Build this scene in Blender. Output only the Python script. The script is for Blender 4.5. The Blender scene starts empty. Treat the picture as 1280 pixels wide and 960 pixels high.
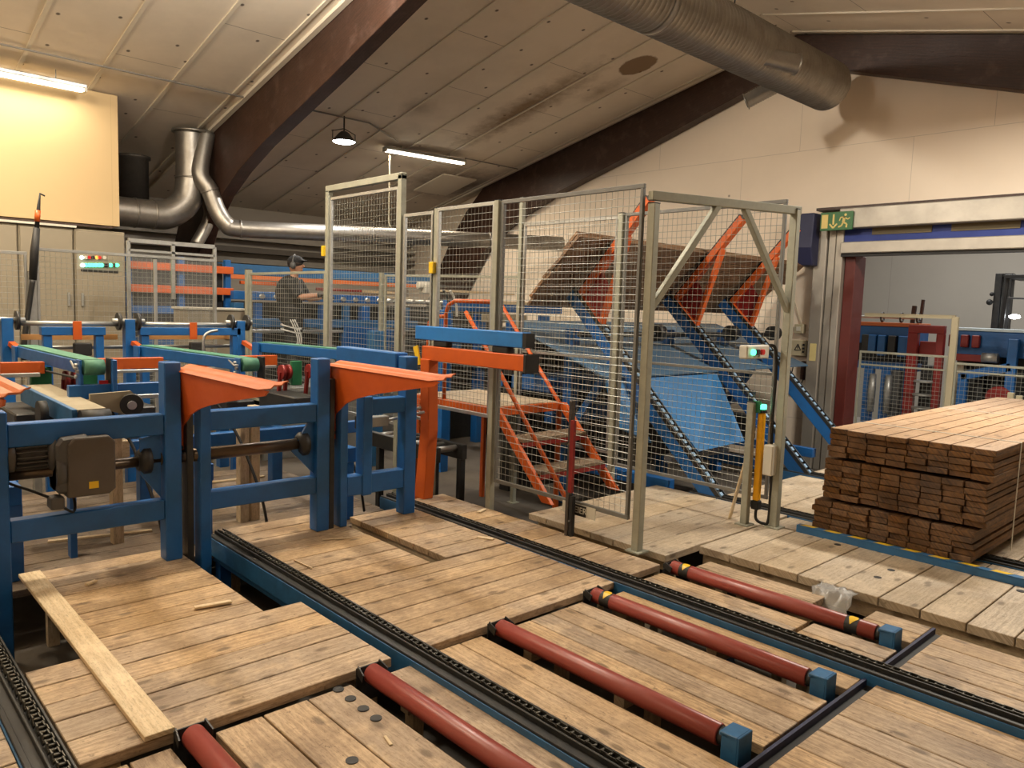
import bpy, math, random
from mathutils import Vector, Matrix
random.seed(7)
S = bpy.context.scene
COL = S.collection
PI = math.pi
# ------------------------------------------------------------------ camera
FPX, EYE = 955.68, 1.65
yaw, pitch, roll = [math.radians(a) for a in (46.847, 5.667, 1.898)]
fw = Vector((-math.sin(yaw)*math.cos(pitch), math.cos(yaw)*math.cos(pitch), -math.sin(pitch)))
r0 = Vector((math.cos(yaw), math.sin(yaw), 0)); u0 = r0.cross(fw)
rt = r0*math.cos(roll)+u0*math.sin(roll); up = rt.cross(fw)
cd = bpy.data.cameras.new('camera'); cam = bpy.data.objects.new('camera', cd); COL.objects.link(cam)
cd.sensor_width = 36; cd.lens = FPX*36/1280; cd.clip_start = .05; cd.clip_end = 200
M = Matrix((rt, up, -fw)).transposed().to_4x4(); M.translation = Vector((0, 0, EYE)); cam.matrix_world = M
S.camera = cam
def atp(px, py, x=None, y=None, z=None):
    d = fw+rt*((px-640)/FPX)+up*((480-py)/FPX)
    t = x/d.x if x is not None else (y/d.y if y is not None else (z-EYE)/d.z)
    return Vector((0, 0, EYE))+d*t
# ------------------------------------------------------------------ node helpers
MATS = {}
def newmat(name):
    m = bpy.data.materials.new(name); m.use_nodes = True; nt = m.node_tree
    b = nt.nodes['Principled BSDF']; MATS[name] = m
    return m, nt, b
def nd(nt, typ, **kw):
    n = nt.nodes.new(typ)
    for k, v in kw.items():
        if k in n.inputs.keys() if hasattr(n.inputs, 'keys') else False: n.inputs[k].default_value = v
        else: setattr(n, k, v)
    return n
def mixc(nt, fac, a, b, mode='MIX'):
    n = nt.nodes.new('ShaderNodeMix'); n.data_type = 'RGBA'; n.blend_type = mode
    for sock, v in ((n.inputs[0], fac), (n.inputs[6], a), (n.inputs[7], b)):
        if isinstance(v, (int, float)): sock.default_value = v
        elif isinstance(v, tuple): sock.default_value = v if len(v) == 4 else v+(1,)
        else: nt.links.new(v, sock)
    return n.outputs[2]
def math_(nt, op, a, b=0.0, c=0.0):
    n = nt.nodes.new('ShaderNodeMath'); n.operation = op
    for s, v in zip(n.inputs, (a, b, c)):
        if isinstance(v, (int, float)): s.default_value = v
        else: nt.links.new(v, s)
    return n.outputs[0]
def ramp(nt, fac, stops):
    n = nt.nodes.new('ShaderNodeValToRGB'); cr = n.color_ramp
    while len(cr.elements) < len(stops): cr.elements.new(.5)
    for e, (p, c) in zip(cr.elements, stops):
        e.position = p; e.color = (c if isinstance(c, tuple) else (c, c, c))+(1,)
    nt.links.new(fac, n.inputs[0]); return n.outputs[0]
def noise(nt, vec, scale, detail=4, rough=.6):
    n = nt.nodes.new('ShaderNodeTexNoise'); n.inputs['Scale'].default_value = scale
    n.inputs['Detail'].default_value = detail; n.inputs['Roughness'].default_value = rough
    nt.links.new(vec, n.inputs['Vector']); return n.outputs['Fac']
def mapping(nt, vec, scale=(1, 1, 1), loc=(0, 0, 0)):
    n = nt.nodes.new('ShaderNodeMapping'); n.inputs['Scale'].default_value = scale; n.inputs['Location'].default_value = loc
    nt.links.new(vec, n.inputs['Vector']); return n.outputs[0]
def coord(nt, which='Object'):
    return nt.nodes.new('ShaderNodeTexCoord').outputs[which]
def bump(nt, b, h, strength=.2, dist=.01):
    n = nt.nodes.new('ShaderNodeBump'); n.inputs['Strength'].default_value = strength; n.inputs['Distance'].default_value = dist
    nt.links.new(h, n.inputs['Height']); nt.links.new(n.outputs[0], b.inputs['Normal'])
def paint(name, c, rough=.45, metal=0, dirt=.35, dirtc=None, sc=6, spec=.5, bmp=.05):
    m, nt, b = newmat(name); v = coord(nt)
    dc = dirtc or tuple(x*.45+.01 for x in c)
    n1 = noise(nt, v, sc, 6, .65); n2 = noise(nt, mapping(nt, v, (9, 9, 40)), 3, 3)
    f = ramp(nt, n1, [(.42, 0.0), (.72, 1.0)])
    col = mixc(nt, math_(nt, 'MULTIPLY', f, dirt), c, dc)
    col = mixc(nt, math_(nt, 'MULTIPLY', n2, dirt*.35), col, tuple(min(1, x*1.5+.02) for x in c))
    nt.links.new(col, b.inputs['Base Color']); b.inputs['Metallic'].default_value = metal
    nt.links.new(math_(nt, 'MULTIPLY_ADD', n1, .3, rough-.12), b.inputs['Roughness'])
    b.inputs['Specular IOR Level'].default_value = spec
    if bmp: bump(nt, b, n1, bmp, .01)
    return m
def wood(name, dark, light, stain=(.10, .06, .03), stain_amt=.5, rough=.6, grain=1.0, var=.5, knots=True):
    m, nt, b = newmat(name)
    uv = nt.nodes.new('ShaderNodeUVMap').outputs[0]
    at = nt.nodes.new('ShaderNodeAttribute'); at.attribute_name = 'rnd'; rnd = at.outputs['Fac']
    g1 = noise(nt, mapping(nt, uv, (1.3, 22*grain, 1)), 2.2, 6, .7)
    g2 = noise(nt, mapping(nt, uv, (4, 90*grain, 1)), 1.5, 3, .6)
    w = nt.nodes.new('ShaderNodeTexWave'); w.wave_type = 'BANDS'; w.bands_direction = 'Y'
    w.inputs['Scale'].default_value = 9*grain; w.inputs['Distortion'].default_value = 9; w.inputs['Detail'].default_value = 3
    w.inputs['Detail Scale'].default_value = .8
    nt.links.new(mapping(nt, uv, (.35, 1, 1)), w.inputs['Vector'])
    f = math_(nt, 'ADD', math_(nt, 'MULTIPLY', g1, .55), math_(nt, 'ADD', math_(nt, 'MULTIPLY', g2, .36), math_(nt, 'MULTIPLY', w.outputs['Fac'], .09)))
    col = mixc(nt, ramp(nt, f, [(.36, 0.0), (.60, 1.0)]), dark, light)
    col = mixc(nt, math_(nt, 'MULTIPLY', rnd, var), col, tuple(x*.62 for x in light), 'MULTIPLY') if False else \
        mixc(nt, math_(nt, 'MULTIPLY', rnd, var), col, tuple(a*.5+d*.5 for a, d in zip(dark, light)))
    hs_ = nt.nodes.new('ShaderNodeHueSaturation'); nt.links.new(col, hs_.inputs['Color'])
    nt.links.new(math_(nt, 'MULTIPLY_ADD', math_(nt, 'FRACT', math_(nt, 'MULTIPLY', rnd, 7.3)), .45*var, 1-.32*var), hs_.inputs['Value'])
    nt.links.new(math_(nt, 'MULTIPLY_ADD', math_(nt, 'FRACT', math_(nt, 'MULTIPLY', rnd, 3.1)), .5*var, 1-.35*var), hs_.inputs['Saturation'])
    col = hs_.outputs[0]
    o = coord(nt)
    s = noise(nt, o, 1.7, 5, .7); s2 = noise(nt, mapping(nt, o, (1, 1, 1), (5, 3, 0)), .9, 3, .6)
    sf = math_(nt, 'MULTIPLY', ramp(nt, s, [(.47, 0.0), (.66, 1.0)]), stain_amt)
    col = mixc(nt, sf, col, stain)
    gf = math_(nt, 'MULTIPLY', ramp(nt, s2, [(.48, 0.0), (.7, 1.0)]), .45*stain_amt)
    col = mixc(nt, gf, col, tuple(sum(light)/3*.75 for _ in range(3)))
    fine = noise(nt, mapping(nt, uv, (9, 42, 1)), 3.0, 5, .75)
    col = mixc(nt, math_(nt, 'MULTIPLY', ramp(nt, fine, [(.50, 0.0), (.62, 1.0)]), .55), col, tuple(x*.55 for x in dark))
    spk = noise(nt, o, 26, 4, .7)
    col = mixc(nt, math_(nt, 'MULTIPLY', ramp(nt, spk, [(.62, 0.0), (.70, 1.0)]), .75*min(1, stain_amt*1.5)), col, tuple(x*.4 for x in dark))
    wear = noise(nt, mapping(nt, o, (1, 1, 1), (9, 2, 0)), 4.5, 6, .7)
    col = mixc(nt, math_(nt, 'MULTIPLY', ramp(nt, wear, [(.52, 0.0), (.66, 1.0)]), .35), col, tuple(min(1, x*1.18+.05) for x in light))
    if knots:
        vo = nt.nodes.new('ShaderNodeTexVoronoi'); vo.voronoi_dimensions = '2D'; vo.inputs['Scale'].default_value = 1.0; vo.inputs['Randomness'].default_value = 1
        nt.links.new(mapping(nt, uv, (2.2, 5, 1)), vo.inputs['Vector'])
        kf = ramp(nt, vo.outputs['Distance'], [(.05, 1.0), (.11, 0.0)])
        col = mixc(nt, math_(nt, 'MULTIPLY', kf, .7), col, tuple(x*.35 for x in dark))
    nt.links.new(col, b.inputs['Base Color'])
    nt.links.new(math_(nt, 'MULTIPLY_ADD', s2, .35, rough-.2), b.inputs['Roughness'])
    bump(nt, b, math_(nt, 'ADD', f, math_(nt, 'MULTIPLY', fine, .6)), .45, .004)
    return m
def plain(name, c, rough=.5, metal=0, emit=None, es=1, alpha=None, trans=None):
    m, nt, b = newmat(name); v = coord(nt)
    n = noise(nt, v, 25, 3)
    col = mixc(nt, math_(nt, 'MULTIPLY', n, .25), c, tuple(x*.7 for x in c))
    nt.links.new(col, b.inputs['Base Color'])
    b.inputs['Roughness'].default_value = rough; b.inputs['Metallic'].default_value = metal
    if emit: b.inputs['Emission Color'].default_value = emit+(1,); b.inputs['Emission Strength'].default_value = es
    if trans: b.inputs['Transmission Weight'].default_value = trans
    if alpha is not None: b.inputs['Alpha'].default_value = alpha
    return m
BLUE = paint('blue_paint', (.009, .105, .34), .38, dirt=.45, dirtc=(.012, .05, .12))
BLUE2 = paint('worn_blue_paint', (.02, .115, .27), .45, dirt=.6, dirtc=(.02, .05, .08), sc=9)
SHEET = paint('pale_blue_sheet', (.045, .115, .20), .5, dirt=.8, dirtc=(.10, .10, .10), sc=3)
NAVY = paint('dark_blue_plastic', (.012, .016, .06), .5, dirt=.2)
ORANGE = paint('orange_paint', (.54, .095, .010), .42, dirt=.3, dirtc=(.33, .05, .01))
SALMON = paint('faded_orange_paint', (.50, .125, .03), .5, dirt=.4, dirtc=(.5, .10, .03))
REDM = paint('red_paint', (.22, .012, .010), .45, dirt=.35)
ROLLER = paint('red_roller_paint', (.255, .048, .036), .33, dirt=.35, dirtc=(.2, .04, .03), sc=4)
BLACK = paint('black_steel', (.012, .013, .014), .45, dirt=.5, dirtc=(.05, .045, .035), sc=20)
RUBBER = plain('black_rubber', (.012, .012, .012), .6)
CHAIN = paint('oily_chain_steel', (.10, .095, .08), .35, metal=.8, dirt=.7, dirtc=(.02, .02, .02), sc=30)
GALV = paint('galvanised_steel', (.42, .43, .42), .4, metal=.75, dirt=.5, dirtc=(.22, .22, .21), sc=7)
FENCE = paint('greygreen_fence_paint', (.33, .335, .27), .45, metal=.15, dirt=.35, sc=10)
WIRE = paint('mesh_wire', (.33, .335, .30), .4, metal=.5, dirt=.3, sc=10)
DARKFR = paint('dark_grey_fence_paint', (.15, .15, .14), .5, dirt=.3)
CAB = paint('beige_cabinet_paint', (.26, .225, .165), .5, dirt=.12, sc=2, bmp=.01)
MOTOR = paint('grey_motor_paint', (.075, .078, .08), .45, dirt=.35, sc=12)
GEAR = paint('brown_grey_gearbox', (.085, .075, .065), .4, dirt=.4, sc=7)
GREEN = paint('green_belt', (.06, .20, .13), .6, dirt=.4, dirtc=(.05, .12, .08))
GREENP = paint('green_paint', (.01, .15, .06), .5)
BELT = paint('worn_grey_belt', (.30, .26, .18), .7, dirt=.4)
YEL = plain('yellow_paint', (.80, .52, .02), .4)
ORY = plain('light_curtain_yellow', (.85, .42, .008), .35)
WHITE = plain('offwhite_plastic', (.62, .60, .52), .45)
CREAM = plain('cream_plastic', (.45, .40, .27), .5)
REDP = plain('red_button', (.6, .02, .02), .35)
GLOWG = plain('green_lamp', (.02, .5, .25), .3, emit=(.1, 1, .5), es=2.5)
GLOWW = plain('white_lamp', (.6, 1, .9), .3, emit=(.7, 1, .9), es=4)
GLOWR = plain('red_lamp', (.6, .05, .05), .3, emit=(1, .15, .1), es=1.2)
GLOWA = plain('amber_lamp', (.6, .3, .05), .3, emit=(1, .45, .08), es=1.2)
TUBE = plain('fluorescent_tube', (1, .95, .85), .3, emit=(1, .90, .72), es=9)
HALO = plain('cool_lamp_glass', (1, 1, 1), .3, emit=(.95, .97, 1), es=25)
PLASTIC = plain('clear_film', (.8, .8, .78), .25, trans=.5, alpha=.55)
GLASS = plain('guard_glass', (.8, .82, .8), .05, alpha=.06)
DUCT = paint('duct_steel', (.33, .31, .28), .38, metal=.85, dirt=.5, dirtc=(.15, .13, .11), sc=5)
GLUE = wood('dark_glulam', (.025, .009, .005), (.062, .023, .011), (.02, .01, .006), .3, .5, knots=False)
DECK = wood('deck_planks', (.27, .165, .08), (.64, .46, .265), (.13, .075, .035), .65, .60, var=.6)
DECK2 = wood('trodden_deck_planks', (.36, .27, .17), (.64, .53, .38), (.28, .19, .10), .5, .5, var=.5)
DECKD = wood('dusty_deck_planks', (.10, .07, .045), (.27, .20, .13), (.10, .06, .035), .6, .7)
PALE = wood('fresh_board', (.60, .45, .26), (.80, .66, .44), (.5, .35, .18), .3, .6, var=.2, knots=False)
STACKT = wood('sawn_board_face', (.36, .225, .13), (.52, .355, .22), (.35, .2, .09), .4, .6, var=.35)
ENDG = wood('brown_board_ends', (.032, .013, .004), (.24, .105, .020), (.018, .007, .003), .6, .75, var=.4, knots=False)
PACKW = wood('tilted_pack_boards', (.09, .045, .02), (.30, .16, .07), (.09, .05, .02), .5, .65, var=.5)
TIMB = wood('timber_post', (.45, .33, .19), (.68, .54, .34), (.3, .2, .1), .4, .6)
SKIN = plain('skin', (.42, .22, .14), .5)
CLOTH = paint('dark_workwear', (.014, .015, .018), .85, dirt=.2)
GLOVE = plain('dark_glove', (.02, .02, .022), .8)
REFL = plain('reflective_tape', (.7, .7, .68), .35)
HAIR = plain('dark_hair', (.015, .01, .008), .7)
CONC = paint('dusty_concrete', (.10, .085, .068), .8, dirt=.6, dirtc=(.035, .03, .025), sc=1.5)
CONC2 = paint('pale_concrete', (.42, .40, .37), .75, dirt=.5, dirtc=(.22, .20, .18), sc=1.5)
# plaster with seams
def wallmat(name, c, w, h, loc=(0, 0, 0), rot=True, seam=.5, blot=.25):
    m, nt, b = newmat(name); o = coord(nt)
    sep = nt.nodes.new('ShaderNodeSeparateXYZ'); nt.links.new(o, sep.inputs[0])
    cmb = nt.nodes.new('ShaderNodeCombineXYZ')
    nt.links.new(sep.outputs['X' if rot else 'Y'], cmb.inputs[0]); nt.links.new(sep.outputs['Z'], cmb.inputs[1])
    br = nt.nodes.new('ShaderNodeTexBrick'); br.offset = .37
    br.inputs['Scale'].default_value = 1; br.inputs['Brick Width'].default_value = w; br.inputs['Row Height'].default_value = h
    br.inputs['Mortar Size'].default_value = .004; br.inputs['Mortar Smooth'].default_value = .3
    nt.links.new(mapping(nt, cmb.outputs[0], (1, 1, 1), loc), br.inputs['Vector'])
    n = noise(nt, o, .9, 5, .6)
    col = mixc(nt, math_(nt, 'MULTIPLY', ramp(nt, n, [(.4, 0.0), (.75, 1.0)]), blot), c, tuple(x*.7 for x in c))
    col = mixc(nt, math_(nt, 'MULTIPLY', br.outputs['Fac'], seam), col, tuple(x*.45 for x in c))
    vo = nt.nodes.new('ShaderNodeTexVoronoi'); vo.inputs['Scale'].default_value = .9; nt.links.new(o, vo.inputs['Vector'])
    col = mixc(nt, ramp(nt, vo.outputs['Distance'], [(.016, .8), (.026, 0.0)]), col, (.08, .05, .03))
    nt.links.new(col, b.inputs['Base Color']); b.inputs['Roughness'].default_value = .8
    bump(nt, b, noise(nt, o, 60, 2), .05, .003)
    return m
WALL = wallmat('painted_wall_boards', (.86, .74, .60), 2.4, 1.25, (.55, -.22, 0))
WALLY = wallmat('yellow_wall_boards', (.58, .43, .235), 1.25, 9, (.2, 3, 0), rot=False, seam=.25, blot=.1)
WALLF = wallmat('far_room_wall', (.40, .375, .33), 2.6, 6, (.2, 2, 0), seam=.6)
WALLD = wallmat('side_wall', (.36, .32, .27), 5, 5, (0, 0, 0), rot=False)
def ceilmat():
    m, nt, b = newmat('ceiling_boards'); o = coord(nt)
    br = nt.nodes.new('ShaderNodeTexBrick'); br.offset = .5; br.inputs['Scale'].default_value = 1
    br.inputs['Brick Width'].default_value = 2.4; br.inputs['Row Height'].default_value = .8
    br.inputs['Mortar Size'].default_value = .005; br.inputs['Mortar Smooth'].default_value = .2
    nt.links.new(mapping(nt, o, (1, 1, 1), (0.45, -.44, 0)), br.inputs['Vector'])
    c = (.80, .71, .59)
    n = noise(nt, o, .8, 6, .65)
    col = mixc(nt, ramp(nt, n, [(.42, 0.0), (.8, .55)]), c, (.52, .45, .36))
    col = mixc(nt, math_(nt, 'MULTIPLY', br.outputs['Fac'], .7), col, (.12, .09, .07))
    vo = nt.nodes.new('ShaderNodeTexVoronoi'); vo.voronoi_dimensions = '2D'; vo.inputs['Scale'].default_value = 1.25; vo.inputs['Randomness'].default_value = .75
    nt.links.new(mapping(nt, o, (1, 1.2, 0)), vo.inputs['Vector'])
    col = mixc(nt, ramp(nt, vo.outputs['Distance'], [(.022, .85), (.038, 0.0)]), col, (.05, .03, .02))
    def spot(p, r0_, r1_, amt, colr, warp=.35, sc=(1, 1, 1)):
        nonlocal col
        s = nt.nodes.new('ShaderNodeVectorMath'); s.operation = 'SUBTRACT'; nt.links.new(o, s.inputs[0]); s.inputs[1].default_value = p
        q = mapping(nt, s.outputs[0], sc)
        l = nt.nodes.new('ShaderNodeVectorMath'); l.operation = 'LENGTH'; nt.links.new(q, l.inputs[0])
        d = math_(nt, 'ADD', l.outputs['Value'], math_(nt, 'MULTIPLY_ADD', noise(nt, o, 5, 6, .7), warp, -warp*.5))
        col = mixc(nt, ramp(nt, d, [(r0_, amt), (r1_, 0.0)]), col, colr)
    spot((-7.09, 8.89, 5.13), .27, .30, .9, (.20, .115, .05), .12, (1, 1.2, 0))
    spot((-8.9, 8.4, 4.7), .15, .85, .9, (.22, .14, .07), .9, (.45, 2.0, 0))
    spot((-7.9, 9.05, 4.9), .0, .4, .6, (.22, .14, .07), .6, (.8, 1.5, 0))
    spot((-12.0, 9.4, 4.0), .25, .95, .85, (.06, .04, .03), .7, (1, .8, 0))
    spot((-9.6, 6.9, 4.5), .0, .35, .5, (.16, .12, .07), .4, (1, 1, 0))
    spot((-10.6, 7.6, 4.3), .05, 1.1, .4, (.12, .09, .06), .8, (1.6, .8, 0))
    nt.links.new(col, b.inputs['Base Color']); b.inputs['Roughness'].default_value = .85
    return m
CEIL = ceilmat()
# ------------------------------------------------------------------ mesh builder
class MB:
    def __init__(s): s.v = []; s.f = []; s.uv = []; s.rn = []; s.sm = []; s.mi = []
    def face(s, idx, uvs, r, smooth=False, mi=0):
        s.f.append(idx); s.uv.append(uvs); s.rn.append(r); s.sm.append(smooth); s.mi.append(mi)
    def hexa(s, P, ax=0, mi=0):
        """P: 8 corners ordered (x0y0z0,x1y0z0,x1y1z0,x0y1z0, then z1); ax = grain axis"""
        b = len(s.v); s.v += [tuple(p) for p in P]; r = random.random(); o = (random.random()*50, random.random()*50)
        P = [Vector(p) for p in P]
        L = [(P[1]-P[0]).length, (P[3]-P[0]).length, (P[4]-P[0]).length]
        loc = [(x*L[0], y*L[1], z*L[2]) for x, y, z in ((0,0,0),(1,0,0),(1,1,0),(0,1,0),(0,0,1),(1,0,1),(1,1,1),(0,1,1))]
        for q in ((0,3,2,1),(4,5,6,7),(0,1,5,4),(1,2,6,5),(2,3,7,6),(3,0,4,7)):
            uvs = []
            for i in q:
                l = loc[i]; u = l[ax]; w = sum(l[k]*(1 if k != 2 else 1) for k in range(3) if k != ax)
                uvs.append((u+o[0], w+o[1]))
            s.face(tuple(b+i for i in q), uvs, r, False, mi)
    def box(s, x0, x1, y0, y1, z0, z1, ax=None, mi=0):
        d = (abs(x1-x0), abs(y1-y0), abs(z1-z0))
        if ax is None: ax = d.index(max(d))
        s.hexa([(x0,y0,z0),(x1,y0,z0),(x1,y1,z0),(x0,y1,z0),(x0,y0,z1),(x1,y0,z1),(x1,y1,z1),(x0,y1,z1)], ax, mi)
        return s
    def bar(s, p0, p1, w, h, upv=(0, 0, 1), mi=0):
        """rectangular bar from p0 to p1, w across, h along up"""
        p0, p1 = Vector(p0), Vector(p1); d = (p1-p0).normalized(); U = Vector(upv)
        if abs(d.dot(U)) > .99: U = Vector((0, 1, 0)) if abs(d.y) < .9 else Vector((1, 0, 0))
        sd = d.cross(U).normalized(); U = sd.cross(d).normalized()
        a, c = sd*w/2, U*h/2
        s.hexa([p0-a-c, p1-a-c, p1+a-c, p0+a-c, p0-a+c, p1-a+c, p1+a+c, p0+a+c], 0, mi); return s
    def tube(s, pts, r, n=12, caps=True, mi=0, smooth=True):
        pts = [Vector(p) for p in pts]; rs = r if isinstance(r, (list, tuple)) else [r]*len(pts)
        b = len(s.v); L = 0; rr = random.random()
        t = (pts[1]-pts[0]).normalized(); ref = Vector((0, 0, 1)) if abs(t.z) < .9 else Vector((1, 0, 0))
        nrm = t.cross(ref).normalized(); lens = []
        for i, p in enumerate(pts):
            if i == 0: t = (pts[1]-pts[0])
            elif i == len(pts)-1: t = pts[-1]-pts[-2]
            else: t = (pts[i+1]-p).normalized()+(p-pts[i-1]).normalized()
            t = t.normalized() if t.length > 1e-9 else Vector((0,0,1))
            nrm = (nrm-t*nrm.dot(t)).normalized(); bn = t.cross(nrm)
            if i: L += (p-pts[i-1]).length
            lens.append(L)
            for k in range(n):
                a = 2*PI*k/n; s.v.append(tuple(p+(nrm*math.cos(a)+bn*math.sin(a))*rs[i]))
        for i in range(len(pts)-1):
            for k in range(n):
                k2 = (k+1) % n
                s.face((b+i*n+k, b+i*n+k2, b+(i+1)*n+k2, b+(i+1)*n+k), [(lens[i], k*.05), (lens[i], k*.05+.05), (lens[i+1], k*.05+.05), (lens[i+1], k*.05)], rr, smooth, mi)
        if caps:
            s.face(tuple(b+k for k in reversed(range(n))), [(0, 0)]*n, rr, False, mi)
            e = b+(len(pts)-1)*n; s.face(tuple(e+k for k in range(n)), [(0, 0)]*n, rr, False, mi)
        return s
    def cyl(s, p0, p1, r, n=16, mi=0): return s.tube([p0, p1], r, n, True, mi)
    def prism(s, poly, off, mi=0):
        """poly: list of 3D points, extruded by vector off"""
        b = len(s.v); n = len(poly); off = Vector(off); r = random.random()
        P = [Vector(p) for p in poly]; s.v += [tuple(p) for p in P]+[tuple(p+off) for p in P]
        e1 = (P[1]-P[0]).normalized(); nn = off.normalized(); e2 = nn.cross(e1)
        u2 = [((p-P[0]).dot(e1), (p-P[0]).dot(e2)) for p in P]
        s.face(tuple(reversed(range(b, b+n))), list(reversed(u2)), r, False, mi)
        s.face(tuple(range(b+n, b+2*n)), u2, r, False, mi)
        L = 0
        for i in range(n):
            j = (i+1) % n; l = (P[j]-P[i]).length
            s.face((b+i, b+j, b+n+j, b+n+i), [(L, 0), (L+l, 0), (L+l, off.length), (L, off.length)], r, False, mi); L += l
        return s
    def ball(s, c, r, n=12, m=8, sc=(1, 1, 1), mi=0, rot=None):
        b = len(s.v); c = Vector(c); rr = random.random()
        for i in range(m+1):
            th = PI*i/m
            for k in range(n):
                a = 2*PI*k/n; q = Vector((math.sin(th)*math.cos(a)*sc[0], math.sin(th)*math.sin(a)*sc[1], math.cos(th)*sc[2]))*r
                if rot: q = rot @ q
                s.v.append(tuple(c+q))
        for i in range(m):
            for k in range(n):
                k2 = (k+1) % n
                s.face((b+i*n+k, b+(i+1)*n+k, b+(i+1)*n+k2, b+i*n+k2), [(0, 0)]*4, rr, True, mi)
        return s
    def build(s, name, mat, parent=None, bevel=0, seg=1):
        me = bpy.data.meshes.new(name); me.from_pydata(s.v, [], s.f)
        ul = me.uv_layers.new(name='UVMap'); flat = [c for f in s.uv for uvp in f for c in uvp]; ul.data.foreach_set('uv', flat)
        at = me.attributes.new('rnd', 'FLOAT', 'FACE'); at.data.foreach_set('value', s.rn)
        me.polygons.foreach_set('use_smooth', s.sm); me.polygons.foreach_set('material_index', s.mi)
        for m in (mat if isinstance(mat, (list, tuple)) else [mat]): me.materials.append(m)
        me.update(); o = bpy.data.objects.new(name, me); COL.objects.link(o)
        if parent is not None:
            o.parent = parent
            o.matrix_parent_inverse = Matrix.Translation(-parent.location) if parent.parent is None else Matrix.Identity(4)
        if bevel:
            bm = o.modifiers.new('bevel', 'BEVEL'); bm.width = bevel; bm.segments = seg; bm.limit_method = 'ANGLE'; bm.angle_limit = math.radians(50)
        return o
def tag(o, label, cat, group=None, kind=None):
    o['label'] = label; o['category'] = cat
    if group: o['group'] = group
    if kind: o['kind'] = kind
    return o
def thing(name, label, cat, loc=(0, 0, 0), group=None):
    o = bpy.data.objects.new(name, None); COL.objects.link(o); o.location = loc; o.empty_display_size = .1
    return tag(o, label, cat, group)
def struct(name, mb, mat, parent=None):
    o = mb.build(name, mat, parent)
    if parent is None: o['kind'] = 'structure'
    return o
def B(*a, **k): return MB().box(*a, **k)
def copy_tree(o, parent=None):
    c = o.copy(); COL.objects.link(c)
    if parent is not None: c.parent = parent; c.matrix_parent_inverse = o.matrix_parent_inverse.copy()
    for ch in list(o.children): copy_tree(ch, c)
    return c
def ccoil(pts, n=6):
    """smooth a polyline (Catmull-Rom)"""
    P = [Vector(p) for p in pts]; out = []
    for i in range(len(P)-1):
        p0 = P[max(i-1, 0)]; p1 = P[i]; p2 = P[i+1]; p3 = P[min(i+2, len(P)-1)]
        for k in range(n):
            t = k/n
            out.append(.5*((2*p1)+(-p0+p2)*t+(2*p0-5*p1+4*p2-p3)*t*t+(-p0+3*p1-3*p2+p3)*t**3))
    out.append(P[-1]); return out
# ================================================================== SETTING
FZ = -.45                                  # concrete level; the timber decks lie at z = 0
YW = 10.4
def zc(x): return 5.28+.2254*(x+6.44) if x <= -5.4 else 5.514-.2254*(x+5.4)
struct('floor', B(-15, 4, -4, YW, FZ-.2, FZ), CONC)
struct('floor', B(-12, 4, YW, 17.2, FZ-.2, FZ+.02), CONC2)
c = MB().prism([(-15, -4, zc(-15)), (-5.4, -4, zc(-5.4)), (-5.4, -4, zc(-5.4)+.2), (-15, -4, zc(-15)+.2)], (0, YW+4.2, 0))
ceil_l = struct('ceiling', c, CEIL)
c = MB().prism([(-5.4, -4, zc(-5.4)), (4, -4, zc(4)), (4, -4, zc(4)+.2), (-5.4, -4, zc(-5.4)+.2)], (0, YW+4.2, 0))
ceil_r = struct('ceiling', c, CEIL)
for k in range(-4, 11):
    y = 2.04+.8*k
    if 4.3 < y < 4.8: y = 4.42
    for sgn, par in ((-1, ceil_l), (1, ceil_r)):
        if sgn < 0: a, b_ = (-14.6, y, zc(-14.6)-.008), (-5.42, y, zc(-5.42)-.008)
        else: a, b_ = (-5.38, y, zc(-5.38)-.008), (3.9, y, zc(3.9)-.008)
        MB().bar(a, b_, .045 if y < 4.5 else .03, .02).build('batten', plain('batten_white', (.75, .68, .56), .7) if 'batten_white' not in MATS else MATS['batten_white'], par)
# gable wall with the door opening (X > -4.56, up to z 2.5)
DX0, DZ = -4.56, 2.52
w = MB()
def zcw(x): return zc(x)+.02
w.prism([(-15, YW, FZ), (DX0, YW, FZ), (DX0, YW, zcw(DX0)), (-5.4, YW, zcw(-5.4)), (-15, YW, zcw(-15))], (0, .25, 0))
w.prism([(DX0, YW, DZ), (1.2, YW, DZ), (1.2, YW, zcw(1.2)), (DX0, YW, zcw(DX0))], (0, .25, 0))
w.prism([(1.2, YW, FZ), (4, YW, FZ), (4, YW, zcw(4)), (1.2, YW, zcw(1.2))], (0, .25, 0))
struct('wall_gable', w, WALL)
w = MB().box(-15, -14.7, -4, YW, FZ, 4.0); wl = struct('wall_left', w, WALLD)
struct('wall_right', B(3.9, 4.1, -4, YW, FZ, 4.4), WALL)
struct('wall_back', MB().prism([(-15, -4, FZ), (4, -4, FZ), (4, -4, zc(4)), (-5.4, -4, zc(-5.4)), (-15, -4, zc(-15))], (0, .2, 0)), WALL)
for k, (py0, py1) in enumerate(((284, 288), (298, 302), (313, 317), (326, 330))):
    z1 = atp(350, py0, x=-14.6).z; z0 = atp(350, py1, x=-14.6).z
    tr = struct('trim_%d' % (k+1), B(-14.7, -14.45, 3.2, YW, z0-.04, z1), paint('side_wall_rail%d' % k, ((.09, .075, .06), (.30, .27, .23), (.09, .075, .06), (.22, .2, .17))[k], .6))
# the boxed-in room above the cabinets
RX, RY = -11.05, 3.17
struct('wall_upper_room', B(-14.6, RX, -3.9, RY, 2.55, zc(RX)-.02), WALLY)
# next room
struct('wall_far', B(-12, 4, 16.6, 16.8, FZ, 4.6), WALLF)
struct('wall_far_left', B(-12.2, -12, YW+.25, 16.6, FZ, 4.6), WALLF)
struct('ceiling', B(-12, 4, YW+.25, 16.8, 4.6, 4.8), WALLF)
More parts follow.
